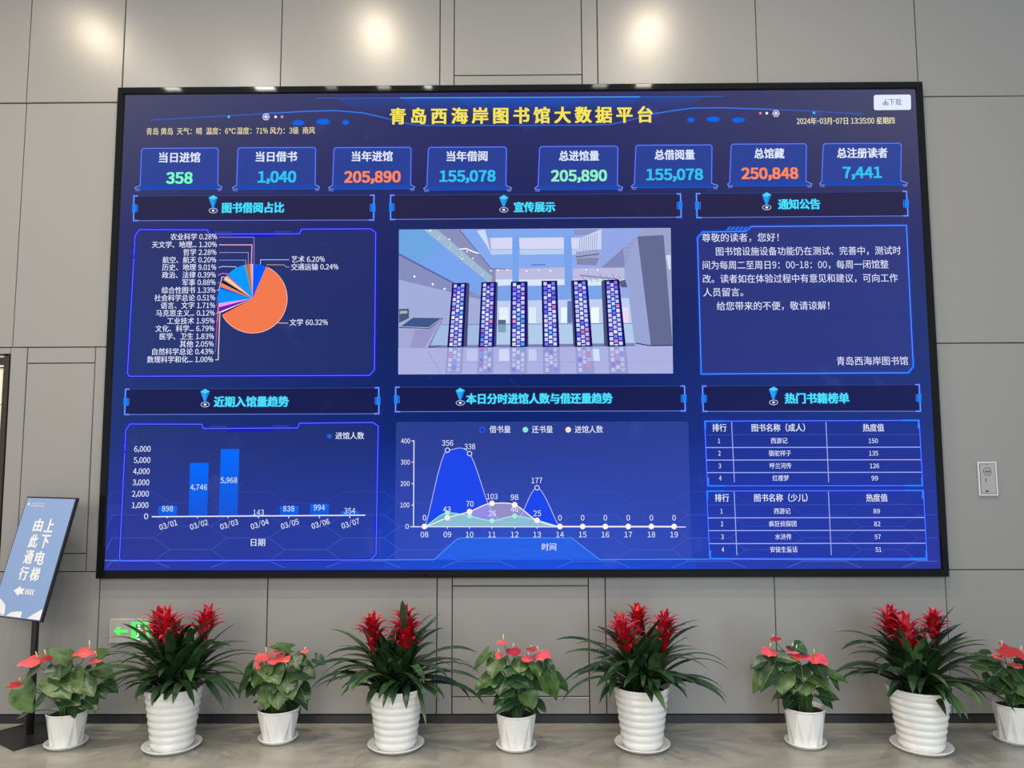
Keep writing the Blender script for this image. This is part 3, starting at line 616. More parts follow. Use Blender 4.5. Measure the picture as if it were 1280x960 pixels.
blue = [600, 288, 302, 540, 585, 442, 601]; mint = [601, 545, 558, 577, 558, 576, 601]; creamy = [601, 565, 540, 506, 512, 576, 601]
for name, ser, fill, al, lc, ly in (('blue_series', blue, '#1c48f4', .85, '#a8b4ff', 5.0), ('mint_series', mint, '#86dcc8', .55, '#9ff0d8', 5.6), ('cream_series', creamy, '#d8c8d8', .40, '#fff0e4', 5.3)):
    F = Flat(); cv = smooth([(X[i], ser[i]) for i in range(7)])
    F.strip([Zc(*p) for p in cv], [Zc(p[0], B0) for p in cv], fill, ly, al)
    F.line([Zc(*p) for p in cv], 1.0 if name == 'blue_series' else 1.2, lc, 6.2)
    if name == 'cream_series': F.line([Zc(722, 601), Zc(1190, 601)], 1.6, '#f4eaf4', 6.6)
    for i in range(7 if name != 'cream_series' else 12):
        x, y = Zc(X[i], ser[i] if i < 7 else 601)
        if name == 'blue_series':
            if i in (1, 2, 5): F.dot(x, y, 2.2, '#2844c8', 6.6); F.ring(x, y, 2.8, .9, '#e0e4ff', 6.8)
        elif name == 'mint_series':
            if 0 < i < 5: F.dot(x, y, 3.1, '#a8f0dc', 6.8)
        elif i not in (): F.dot(x, y, 3.5, '#fbf2ea', 7.0)
    F.build(name, LC)
F = Flat(); F.line([Zc(113, 250), Zc(123, 250), Zc(121, 602)], 1.2, '#e4e8ff', 6); F.line([Zc(108, 602), Zc(1238, 603)], 1.2, '#e4e8ff', 6)
for y in (337, 425, 513): F.line([Zc(113, y), Zc(123, y)], 1, '#e4e8ff', 6)
for x in X[:6]: F.line([Zc(x, 602), Zc(x, 610)], 1, '#e4e8ff', 6)
F.build('axis', LC)
F = Flat()
def lab(t_, a, b, y, h, Zf=Zc, bold=.008, c='#e4eaff', sp=1.0):
    x0, y_ = Zf(a, y); x1, _ = Zf(b, y); F.text(t_, x0, x1, y_, h, c, 9, bold, sp)
for t_, a, b, y in (('400', 70, 107, 250), ('300', 69, 106, 337), ('200', 68, 105, 425), ('100', 67, 104, 513), ('0', 88, 102, 601)): lab(t_, a, b, y, 6.2)
for i in range(12):
    w = 31; lab('%02d' % (8+i), X[i]-w/2, X[i]+w/2, 634, 7.0)
for t_, a, b, y in (('356', 238, 284, 258), ('338', 330, 374, 273), ('103', 422, 466, 478), ('70', 338, 367, 508), ('98', 520, 551, 481), ('43', 243, 273, 531), ('26', 429, 459, 547), ('46', 520, 551, 530), ('177', 605, 649, 412), ('25', 613, 644, 547)): lab(t_, a, b, y, 7.0)
for i in (0, 6, 7, 8, 9, 10, 11): lab('0', X[i]-7, X[i]+7, 565, 7.0)
lab('借书量', 433, 519, 203, 8.6); lab('还书量', 607, 692, 203, 8.6); lab('进馆人数', 783, 898, 203, 8.6); lab('时间', 648, 706, 685, 8.8)
F.ring(*Zc(404, 204), 3.2, 1.2, '#2a60ff', 8); F.dot(*Zc(404, 204), 2.4, '#2038b0', 7.8); F.dot(*Zc(580, 204), 3.5, '#8ce8d4', 8); F.dot(*Zc(756, 204), 3.5, '#fbe4cc', 8)
F.build('chart_labels', LC)

# ranking tables
Zt_ = Z(860, 475, 3.765)
tabs = [((78, 194), (1088, 190), (1105, 497), (92, 498), ('排行', '图书名称（成人）', '热度值'), 225, (258, 318, 377, 436), (286, 345, 404, 462), ('西游记', '骆驼祥子', '呼兰河传', '红楼梦'), ((390, 468), (380, 485), (385, 486), (398, 475)), ('150', '135', '126', '99'), ((850, 893), (852, 895), (856, 899), (864, 894)), 0),
    ((88, 523), (1108, 520), (1125, 840), (102, 840), ('排行', '图书名称（少儿）', '热度值'), 555, (588, 649, 709, 770), (617, 677, 738, 798), ('西游记', '疯狂侦探团', '水浒传', '安徒生童话'), ((405, 482), (381, 510), (410, 487), (387, 515)), ('89', '82', '57', '51'), ((873, 903), (876, 905), (879, 907), (883, 910)), 12)]
for (tl, tr, br, bl, hd, hy, rl, ry, tt, tx, vv_, vx, dx) in tabs:
    F = Flat(); pts = [Zt_(*p) for p in (tl, tr, br, bl)]
    F.poly(pts, '#2236a8', 2.8, .35); F.glow(pts, '#5c84ff', '#1030d8', 1.0, 5, True, 5.5)
    def ed(x_t, y): # x following the slight slant of the table's side
        return x_t+(bl[0]-tl[0])*(y-tl[1])/(bl[1]-tl[1])
    for k, y in enumerate(rl): F.line([Zt_(ed(tl[0], y), y), Zt_(ed(tr[0]-1, y), y-2)], .7 if k == 0 else 1.1, '#4454b8' if k == 0 else '#a8b0f8', 5)
    for xc in (205+dx, 645+dx+4): F.line([Zt_(xc, tl[1]+3), Zt_(ed(xc, br[1]-16), br[1]-16)], 1.0, '#a8b0f8', 5)
    for (p, sx_, sy_) in ((tl, 1, 1), (tr, -1, 1), (br, -1, -1), (bl, 1, -1)):
        F.line([Zt_(p[0]+sx_*85, p[1]), Zt_(p[0]+sx_*3, p[1]), Zt_(p[0]+sx_*4, p[1]+sy_*38)], 1.9, '#2f84ff', 5.4)
    TB = F.build('ranking_table', SCR); F = Flat()
    for t_, a, b in ((hd[0], 115+dx, 181+dx), (hd[1], 300+dx, 550+dx), (hd[2], 823+dx*1.3, 922+dx*1.4)): lab(t_, a, b, hy, 9.2, Zt_, .014)
    for k in range(4):
        xr = 146+dx+k*2; lab(str(k+1), xr-5, xr+5, ry[k], 6.0, Zt_, .014); lab(tt[k], *tx[k], ry[k], 6.9, Zt_, .006); lab(vv_[k], *vx[k], ry[k], 5.8, Zt_, .012)
    F.build('table_text', TB)

# ------------------------------------------------------------------ things on the wall
acry = pmat('clear_acrylic_plate', (0.36, 0.345, 0.33), 0.12, 0.5); acry_edge = pmat('bright_acrylic_edge', (0.62, 0.60, 0.56), 0.2)
green = emat('#66f874', 1.0, 1.0)
YE = D-0.02
e0, e1 = at(138, 774, YE), at(206, 803.5, YE)
EX = thing('exit_sign', ((e0[0]+e1[0])/2, D-0.004, e1[2]), 'small lit exit sign with green left arrow and running figure on the wall', 'exit sign')
mb = MB(); mb.box((e0[0], YE, e1[2]), (e1[0], D-0.004, e0[2]), acry); w = .0022
mb.box((e0[0], YE-.001, e1[2]), (e0[0]+w, D-.004, e0[2]), acry_edge); mb.box((e0[0], YE-.001, e0[2]-w), (e1[0], D-.004, e0[2]+.0001), acry_edge); mb.box((e1[0]-w, YE-.001, e1[2]), (e1[0], D-.004, e0[2]), acry_edge)
mb.build('sign_plate', EX)
Ze = Z(120, 760, 12.8)
def eflat(polys, name):
    m_ = MB()
    for pts, lay in polys: m_.add([at(*Ze(*p), YE-.0012-{0: .0008, 1: .0012, 2: .0014, 3: 0.0}[lay]) for p in pts], [tuple(range(len(pts)))], green if lay < 2 else (egreen if lay == 3 else glow_m))
    m_.build(name, EX)
egreen = emat('#3d7a4c'); glow_m = emat('#c4ffd0')
eflat([([(280, 372), (345, 305), (412, 310), (375, 345), (512, 345), (512, 398), (372, 398), (410, 436), (350, 436)], 0)], 'arrow')
eflat([([(560, 222), (850, 222), (850, 512), (560, 512)], 3)], 'door_backing')
eflat([([(562, 222), (640, 222), (640, 512), (560, 512)], 0), ([(640, 222), (850, 222), (850, 345), (780, 345), (780, 262), (640, 262)], 0), ([(850, 345), (850, 512), (800, 512), (800, 345)], 0)], 'door_symbol')
eflat([([(660, 275), (690, 262), (712, 280), (705, 308), (675, 308)], 2), ([(650, 330), (700, 312), (768, 352), (738, 372), (700, 365), (680, 420), (690, 440), (655, 482), (630, 470), (655, 420), (652, 372), (630, 372)], 2), ([(720, 400), (790, 436), (775, 452), (715, 432)], 2), ([(645, 488), (700, 485), (705, 512), (650, 512)], 2)], 'running_figure')

sil = pmat('brushed_silver_plate', (0.40, 0.385, 0.395), 0.35, metal=0.2); whp = pmat('white_plate_rim', (0.60, 0.58, 0.60), 0.4); ink = pmat('dark_print', (0.06, 0.06, 0.07), 0.6)
Zs = Z(1160, 520, 8.0); YW = D-0.012
s0, s1 = at(*Zs(494, 458), YW), at(*Zs(704, 796), YW)
SW = thing('wall_plate', ((s0[0]+s1[0])/2, D-.004, s1[2]), 'small silver wall plate with a ring emblem right of the display', 'wall plate')
mb = MB(); mb.box((s0[0], YW, s1[2]), (s1[0], D-.004, s0[2]), whp); mb.build('rim', SW, label='white rim')
bw = .0095; mb = MB(); mb.box((s0[0]+bw, YW-.001, s1[2]+bw), (s1[0]-bw, YW+.002, s0[2]-bw), ink); mb.box((s0[0]+bw+.003, YW-.0022, s1[2]+bw+.003), (s1[0]-bw-.003, YW+.002, s0[2]-bw-.003), sil); mb.build('face_plate', SW, label='silver face')
mb = MB(); scx, scz = (s0[0]+s1[0])/2, s0[2]; yq = YW-.0030
hpx = (s0[2]-s1[2])/338
def ringm(m_, x, z, r, w, mat, n=28, y=yq):
    o = [(x+r*math.cos(2*math.pi*k/n), y, z+r*math.sin(2*math.pi*k/n)) for k in range(n)]; i_ = [(x+(r-w)*math.cos(2*math.pi*k/n), y, z+(r-w)*math.sin(2*math.pi*k/n)) for k in range(n)]
    m_.add(o+i_, [(k, (k+1) % n, n+(k+1) % n, n+k) for k in range(n)], mat)
ringm(mb, scx-.002, scz-97*hpx, 42*hpx, 5*hpx, ink); mb.build('ring_emblem', SW); mb = MB(); ringm(mb, scx-.002, scz-97*hpx, 22*hpx, 4*hpx, ink, 10)
mb.box((scx-30*hpx, yq-.0002, scz-103*hpx), (scx+26*hpx, yq+.001, scz-93*hpx), ink)
mb.build('emblem_core', SW); mb = MB()
mb.add([(scx-7*hpx+6*hpx*math.cos(t), yq, scz-26*hpx+6*hpx*math.sin(t)) for t in np.linspace(0, 6.0, 12)], [tuple(range(12))], ink)
mb.build('center_dot', SW); mb = MB()
mb.add([(scx+x*hpx, yq, scz-y*hpx) for x, y in ((-14, 165), (-28, 172), (-30, 190), (-22, 206), (-14, 208), (-20, 190))], [tuple(range(6))], ink)
mb.build('hand_symbol', SW); mb = MB()
mb.add([(scx+x*hpx, yq, scz-y*hpx) for x, y in ((-34, 288), (-8, 282), (-2, 296), (-10, 304), (-32, 304))], [tuple(range(5))], ink)
mb.build('lower_mark', SW)

# ------------------------------------------------------------------ sign stand
blk = pmat('black_powder_coat', (0.012, 0.012, 0.014), 0.45)
blue_p = pmat('pale_blue_print', (0.225, 0.335, 0.60), 0.45); white_p = pmat('white_print', (0.74, 0.76, 0.78), 0.5)
ps, be, BW, BH, bcx, bcz = -0.4078, 0.2653, 0.4159, 0.6600, -2.6647, 1.5-0.5472
rgt = np.array([math.cos(ps), math.sin(ps), 0]); bck = np.array([-math.sin(ps), math.cos(ps), 0])
upv = np.array([0, 0, 1])*math.cos(be)+bck*math.sin(be); nrm = np.cross(rgt, upv)           # nrm points to the viewer's side
BC = np.array([bcx, 4.27, bcz])
RB = np.column_stack([rgt, -nrm, upv])
pb = BC - nrm*0.03; pole_xy = (pb[0], pb[1])
ST = thing('sign_stand', (pole_xy[0], pole_xy[1], 0), 'tilted pale blue sign board on a black pole with lift directions and left arrow', 'sign stand')
mb = MB(); cps, sps = math.cos(-0.62), math.sin(-0.62); RP = np.array([[cps, -sps, 0], [sps, cps, 0], [0, 0, 1]])
pcx = on_floor(47, 922); mb.box((-.19, -.155, 0.0), (.19, .155, .006), blk, RP, (pole_xy[0], pole_xy[1], 0)); mb.build('base_plate', ST)
mb = MB(); mb.tube([(pole_xy[0], pole_xy[1], .006), (pole_xy[0], pole_xy[1], .45), (pole_xy[0], pole_xy[1], bcz-.05), tuple(BC-nrm*.012)], .0185, blk, 16); mb.build('pole', ST)
mb = MB(); mb.box((-BW/2, 0, -BH/2), (BW/2, .014, BH/2), blk, RB, BC); BD = mb.build('sign_board', ST, label='pale blue board in black frame')
mb = MB(); mb.box((-BW/2+.006, -.0012, -BH/2+.006), (BW/2-.012, .002, BH/2-.008), blue_p, RB, BC); mb.build('print_face', BD)
def bpt(u, v, lay=1): return BC + rgt*((u-.5)*BW) + upv*((.5-v)*BH) + nrm*(.0012+.0004*lay)
def bpoly(m_, pts, lay=1): m_.add([bpt(u, v, lay) for u, v in pts], [tuple(range(len(pts)))], white_p)
def btext(m_, body, u, v, w, h, bold=0.02):
    V, Fz = glyphs(body); x0, x1 = V[:, 0].min(), V[:, 0].max(); y0, y1 = V[:, 1].min(), V[:, 1].max()
    pts = [bpt(u+((p[0]-x0)/(x1-x0)-.5)*w, v-((p[1]-y0)/(y1-y0)-.5)*h, 2) for p in V]; m_.add(pts, Fz, white_p)
    if bold > .015:
        for k, (du, dv) in enumerate(((.008, 0), (-.008, 0), (0, .005))): m_.add([np.array(p)+rgt*du*BW-upv*dv*BH+nrm*.00003*(k+1) for p in pts], Fz, white_p)
mb = MB()
for k, c_ in enumerate('上下电梯'): btext(mb, c_, .628, .238+k*.1335, .165, .108)
for k, c_ in enumerate('由此通行'): btext(mb, c_, .408, .238+k*.1335, .165, .108)
mb.build('lettering', BD)
mb = MB(); yv = .783
bpoly(mb, [(.31, yv), (.43, yv-.042), (.43, yv-.022), (.52, yv-.022), (.49, yv), (.52, yv+.022), (.43, yv+.022), (.43, yv+.042)])
for k in range(4):
    u = .545+k*.044; bpoly(mb, [(u+.015, yv-.022), (u+.04, yv-.022), (u+.015, yv), (u+.04, yv+.022), (u+.015, yv+.022), (u-.01, yv)])
mb.build('arrow', BD)
mb = MB(); mb2 = mb
for pts in ([(.06, .058), (.10, .050), (.10, .064), (.06, .064)], [(.06, .068), (.11, .068), (.11, .074), (.06, .078)]): bpoly(mb, pts)
btext(mb, '青岛西海岸图书馆', .27, .060, .27, .016, .01); 
for k in range(14): bpoly(mb, [(.14+k*.019, .077), (.153+k*.019, .077), (.153+k*.019, .083), (.14+k*.019, .083)])
mb.build('corner_logo', BD)
mb = MB()
bpoly(mb, [(.03, .845), (.13, .865), (.24, .905), (.27, .965), (.25, .985), (.10, .945), (.03, .94)]); bpoly(mb, [(.03, .972), (.27, .985), (.03, .985)])
bpoly(mb, [(.31, .985), (.38, .955), (.50, .94), (.60, .94), (.60, .985)]); bpoly(mb, [(.72, .985), (.80, .955), (.92, .915), (.965, .90), (.965, .985)])
mb.build('book_graphic', BD)

# ------------------------------------------------------------------ plants
pot_mat = pmat('white_plastic_pot', (0.86, 0.86, 0.84), 0.30, 0.5); soil_mat = pmat('dark_soil', (0.02, 0.016, 0.012), 0.9, bump=(60, .6, .01))
def leafmat(name, col, rough, amt, veins=False):
    m = pmat(name, col, rough, 0.5, noise=(22, amt), bump=(70, .35, .004) if veins else None); return m
gz_leaf = leafmat('guzmania_leaf', (0.022, 0.054, 0.020), 0.32, .45); gz_light = leafmat('guzmania_leaf_pale', (0.055, 0.115, 0.040), 0.35, .35)
bract = pmat('red_bract', (0.44, 0.007, 0.016), 0.38, noise=(14, .3)); bract_p = pmat('pink_red_bract', (0.62, 0.05, 0.085), 0.35)
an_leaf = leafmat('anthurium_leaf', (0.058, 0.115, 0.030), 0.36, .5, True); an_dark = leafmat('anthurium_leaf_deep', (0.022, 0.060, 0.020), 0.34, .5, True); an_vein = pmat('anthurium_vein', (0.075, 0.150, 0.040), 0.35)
stem_m = pmat('green_stem', (0.10, 0.19, 0.05), 0.4); spathe = pmat('coral_spathe', (0.78, 0.095, 0.10), 0.18, 0.6, coat=.5, noise=(18, .2)); spathe_d = pmat('crimson_spathe', (0.42, 0.020, 0.022), 0.3, 0.5, coat=.2); spadix_m = pmat('yellow_spadix', (0.80, 0.62, 0.30), 0.5)

def nz(v): v = np.array(v, float); return v/(np.linalg.norm(v)+1e-12)
def strap(m_, base, az, el0, L, W, droop, mat, n=9, twist=0.0, fold=.22, prof=None, pw=1.4):
    """a strap leaf: starts at base with elevation el0 and bends over by droop radians along its length"""
    h = np.array([math.cos(az), math.sin(az), 0]); side0 = np.array([-math.sin(az), math.cos(az), 0]); p = np.array(base, float); vs_, fs = [], []
    for i in range(n+1):
        t = i/n; el = el0-droop*t**pw
        d = h*math.cos(el)+np.array([0, 0, 1])*math.sin(el); up = -h*math.sin(el)+np.array([0, 0, 1])*math.cos(el)
        side = side0*math.cos(twist*t)+up*math.sin(twist*t); upn = np.cross(d, side); upn = upn*np.sign(upn@up if abs(upn@up) > 1e-6 else 1)
        w = W*(prof(t) if prof else min(1, .62+1.1*t)*(1-t**3.2)**.8)
        vs_ += [p+side*w/2+up*fold*w*.5, p-up*0, p-side*w/2+up*fold*w*.5]
        if i < n:
            p = p+d*(L/n)
            if p[1] > D-.045: p[1] = D-.045-.006*i
    for i in range(n):
        a = i*3; fs += [(a, a+1, a+4, a+3), (a+1, a+2, a+5, a+4)]
    m_.add(vs_, fs, mat, True)

def ribbed_pot(m_, c, r0, r1, h):
    prof = [(0.001, .004), (r0*.93, .004), (r0*.97, .0)]
    ribs = 8
    for k in range(ribs):
        for t in (0.0, .18, .5, .82):
            f = (k+t)/ribs; z = f*(h-.012)+.004; r = r0+(r1-r0)*f
            prof.append((r-(.006 if t == 0 else 0.0)+(.003 if t == .5 else 0), z))
    prof += [(r1, h-.012), (r1+.005, h-.008), (r1+.006, h), (r1, h+.002), (r1-.008, h-.004), (r1-.012, h-.06), (.001, h-.06)]
    m_.lathe(c, prof, pot_mat, 56)
def saucer(c, r, label, group):
    m_ = MB(); m_.lathe(c, [(0.001, .001), (r*.80, .001), (r*.84, 0), (r*.97, .016), (r, .021), (r*.985, .024), (r*.93, .019), (r*.82, .007), (.001, .006)], pot_mat, 56)
    return m_.build('plant_saucer', loc=c, label=label, cat='saucer', group=group)
def facet_pot(m_, c, r0, r1, h, ph):
    n, q_ = 9, 4; top, bot, fs = [], [], []
    for k in range(n*q_):
        a = ph+2*math.pi*k/(n*q_); rr = r1*(1.0 if k % q_ == 0 else (.955 if k % q_ == q_//2 else .966)); top.append((c[0]+rr*math.cos(a), c[1]+rr*math.sin(a), c[2]+h-.012))
    for k in range(n):
        a = ph+2*math.pi*(k+.5)/n; b_ = ph+2*math.pi*(k+1)/n
        bot += [(c[0]+r0*1.03*math.cos(a), c[1]+r0*1.03*math.sin(a), c[2]), (c[0]+r0*.90*math.cos(b_), c[1]+r0*.90*math.sin(b_), c[2])]
    N_ = n*q_
    for k in range(n):
        b0, b1, b2 = N_+2*k, N_+2*k+1, N_+(2*k+2) % (2*n)
        for i in range(q_): fs.append((k*q_+i, b0, (k*q_+i+1) % N_))
        tk = ((k+1)*q_) % N_; fs += [(tk, b0, b1), (tk, b1, b2)]
    m_.add(top+bot, fs+[tuple(range(N_+2*n-1, N_-1, -1))], pot_mat)
    m_.lathe((c[0], c[1], c[2]), [(r1*.950, h-.0125), (r1*1.0, h-.010), (r1*1.005, h-.002), (r1*.99, h), (r1*.955, h-.003), (r1*.93, h-.014), (r1*.90, h-.024)], pot_mat, 48)

def guzmania(sauc, prim, base_y, wpx, flowers, seed, label, slabel, spill):
    rng = random.Random(seed)
    c = on_floor(*sauc); Y = c[1]; mpp = Y/FPX; kx = .985/math.sqrt(1+((sauc[0]-640)/FPX)**2)
    saucer((c[0], c[1], 0), prim[3]*kx*mpp/2, slabel, 'white saucers under the large pots')
    c = np.array([c[0], c[1], .0075])
    rim = at(prim[0], prim[1]-4.5, Y); h = rim[2]-c[2]; r1 = prim[2]*kx*mpp/2-.006; r0 = wpx*kx*.94*mpp/2
    T = thing('potted_guzmania', c, label, 'potted plant', 'red guzmanias in ribbed white pots')
    m_ = MB(); ribbed_pot(m_, c, r0, r1, h); m_.build('pot', T, label='white pot with ribbed rings')
    zs = c[2]+h-.03
    m_ = MB(); m_.disc((c[0], c[1], zs-.004), r1-.010, soil_mat); m_.build('soil', T)
    m_ = MB(); n_f = len(flowers)
    for fi, (bx, by, tx, ty, wide, dy) in enumerate(flowers):
        yb = Y+dy; b = at(bx, by, yb); t = at(tx, ty, yb); Hh = np.linalg.norm(t-b); ax = nz(t-b)
        # rosette of leaves below this flower
        roots = np.array([c[0]+(b[0]-c[0])*.45, c[1]+dy*.55, zs])
        nl = 27
        for k in range(nl):
            q_ = k/nl; az = k*2.39996+rng.uniform(-.3, .3); el = math.radians(20+56*q_+rng.uniform(-8, 8))
            L = rng.uniform(.37, .47)*(1 if q_ < .7 else .80); Wd = rng.uniform(.044, .060)
            back = math.sin(az) > .55
            if back: L *= .72; el += .2
            else:
                el += .1*(1-abs(math.cos(az)))
                L *= .72+.28*abs(math.cos(az))
            st = roots+np.array([math.cos(az), math.sin(az), 0])*.020+np.array([0, 0, .02+.10*q_])
            strap(m_, st, az, el, L, Wd, rng.uniform(1.0, 1.75)*(1.0 if q_ < .65 else .6), gz_light if rng.random() < .16 else gz_leaf, 10, rng.uniform(-.35, .35))
        for k in range(11):          # upright inner leaves that sheathe the flower stem
            az = k*2.39996+1.1+fi; st = roots+np.array([math.cos(az), math.sin(az), 0])*.012+np.array([0, 0, .01+.006*k])
            lean = (b-roots); lean = lean/np.linalg.norm(lean)
            strap(m_, st+lean*.02*(k % 4), az, math.radians(78-2.2*(k % 5)), Hh*rng.uniform(.75, 1.0), .052, rng.uniform(.35, .8), gz_leaf, 9, rng.uniform(-.2, .2), .34)
        for k in range(9):           # short leaves falling over the rim
            az = k*2.39996*1.3+.7+fi*2; st = roots+np.array([math.cos(az), math.sin(az), 0])*.03+np.array([0, 0, .015])
            strap(m_, st, az, math.radians(rng.uniform(30, 52)), rng.uniform(.20, .29), rng.uniform(.040, .052), rng.uniform(1.3, 2.0), gz_light if k % 5 == 0 else gz_leaf, 9, rng.uniform(-.3, .3))
        m_.tube([tuple(roots), tuple(roots+(b-roots)*.5), tuple(b)], [.014, .013, .011], gz_leaf, 8)
    for (sx_, sy_, ex_, ey_, w_) in spill:     # single leaves that stand out: from (sx,sy) to (ex,ey)
        A = at(sx_, sy_, Y-.06); Bp = at(ex_, ey_, Y-r1-.05); mid_p = (A+Bp)/2+np.array([0, -.02, .05]); prev = None
        vs_, fs = [], []
        for i in range(9):
            t = i/8; p = (1-t)**2*A+2*t*(1-t)*mid_p+t*t*Bp; tang = nz(2*(1-t)*(mid_p-A)+2*t*(Bp-mid_p)); sd = nz(np.cross(tang, np.array([0, -1, .25]))); w = w_*mpp*min(1, .6+1.2*t)*(1-t**3)**.8
            up = np.cross(sd, tang); vs_ += [p+sd*w/2, p+up*w*.10, p-sd*w/2]
        for i in range(8): a = i*3; fs += [(a, a+1, a+4, a+3), (a+1, a+2, a+5, a+4)]
        m_.add(vs_, fs, gz_leaf, True)
    m_.build('foliage', T)
    for fi, (bx, by, tx, ty, wide, dy) in enumerate(flowers):
        yb = Y+dy; b = at(bx, by, yb); t = at(tx, ty, yb); Hh = np.linalg.norm(t-b); Wr = wide*mpp/2
        m_ = MB()
        m_.tube([b-(t-b)*.12, b+(t-b)*.3, b+(t-b)*.85], [.010, .016, .012], bract, 10)
        nb_ = 34
        for k in range(nb_):
            q_ = k/(nb_-1); az = k*2.39996+fi
            st = b+(t-b)*(-.02+.62*q_); tight = q_ > .86
            Lb = Hh*(.68-.22*q_)*rng.uniform(.88, 1.12)*(wide/43); el = math.radians((64+6*q_ if not tight else 82)+rng.uniform(-5, 5)); dr = (2.1-.55*q_) if not tight else .35
            if tight: Lb *= .8
            strap(m_, st+np.array([math.cos(az), math.sin(az), 0])*.007, az, el, Lb, .044-.010*q_, dr, bract if rng.random() < .66 else bract_p, 9, 0, .30, lambda t: min(1, .7+.9*t)*(1-t**2.2)**.9, 2.2)
        m_.build('flower_spike', T, label='red flower spike')

# saucer centre, (rim x, rim y, rim width, saucer width), -, base width px, flowers(base x,y, top x,y, width, dy)
guzmania((215, 934), (215.5, 861.5, 76, 76), 939, 56, [(210.5, 812, 208, 755, 44, -.05), (199, 806, 199, 752, 42, .07), (255, 802, 264, 753, 46, .02)], 6,
    'red guzmania in a large ribbed white pot in front of the lit exit sign', 'white saucer under the large ribbed pot below the exit sign',
    [(235, 856, 239, 876, 8), (256, 850, 283, 890, 8), (190, 858, 170, 879, 8)])
guzmania((495, 933), (497, 862, 70, 70), 939, 52, [(466, 812, 464.5, 761, 46, -.03), (508, 818, 507, 762, 40, -.06), (506, 800, 506, 751, 42, .07)], 8,
    'red guzmania in a large ribbed white pot, second from the left of the four', 'white saucer under the second large ribbed pot from the left',
    [(508, 855, 508, 887, 10), (486, 858, 487, 874, 7), (475, 852, 461, 877, 10), (522, 858, 533, 908, 6), (506, 796, 503, 750, 9)])
guzmania((803, 932.5), (802, 860.5, 70, 69), 938, 52, [(783, 822, 770, 762, 44, -.05), (797, 796, 797, 749, 42, .08), (829, 815, 834, 757, 44, -.02)], 14,
    'red guzmania in a large ribbed white pot with three evenly spread flower spikes', 'white saucer under the third large ribbed pot from the left',
    [(803, 840, 804, 860, 8), (770, 845, 762, 872, 9), (838, 845, 857, 868, 8)])
guzmania((1152, 935), (1147, 862.5, 84, 80), 944, 60, [(1134, 818, 1132, 760, 44, -.06), (1116, 806, 1110.5, 751, 44, .06), (1168, 800, 1166, 757, 44, -.01)], 21,
    'red guzmania in the rightmost large ribbed white pot with a leaf hanging over its rim', 'white saucer under the rightmost large ribbed pot',
    [(1160, 862, 1183, 895, 10), (1140, 850, 1106, 838, 9)])

def heart(m_, A, Bp, width, n_hint, mat, vein=None, cup=.18, droop=.12, lobes=.26, sp=False):
    """heart-shaped blade: petiole joins at A, tip at Bp"""
    A = np.array(A, float); Bp = np.array(Bp, float); d = Bp-A; L = np.linalg.norm(d); d /= L
    nn = np.array(n_hint, float); nn = nz(nn-(nn@d)*d); s_ = np.cross(d, nn)
    us = [0, .08, .18, .32, .48, .64, .80, .92, 1.0]; hw = [.66, .84, .96, 1.0, .90, .70, .42, .19, .012]
    vs5 = [-1, -.55, -.06, .06, .55, 1]; vs_, fs = [], []
    for u, h_ in zip(us, hw):
        for v in vs5:
            x = v*h_*width/2; y = L*u-lobes*L*(abs(v)**1.6)*(1-u)**3
            z = cup*width*(abs(v)**1.5)*.5*h_-droop*L*(u**2)+droop*L*u*.9 + 0.055*width*(abs(v)**2)*math.sin(u*11+3*v+L*90)
            vs_.append(A+d*y+s_*x+nn*z)
    n5 = len(vs5); f_main, f_vein = [], []
    for i in range(len(us)-1):
        for j in range(n5-1): (f_vein if (j == 2 and vein is not None) else f_main).append((i*n5+j, i*n5+j+1, (i+1)*n5+j+1, (i+1)*n5+j))
    o = len(m_.v)
    m_.add(vs_, f_main, mat, True)
    if f_vein:
        i_ = m_.mi(vein)
        for f in f_vein: m_.f.append(tuple(o+k for k in f)); m_.m.append(i_); m_.sm.append(True)
    return nn

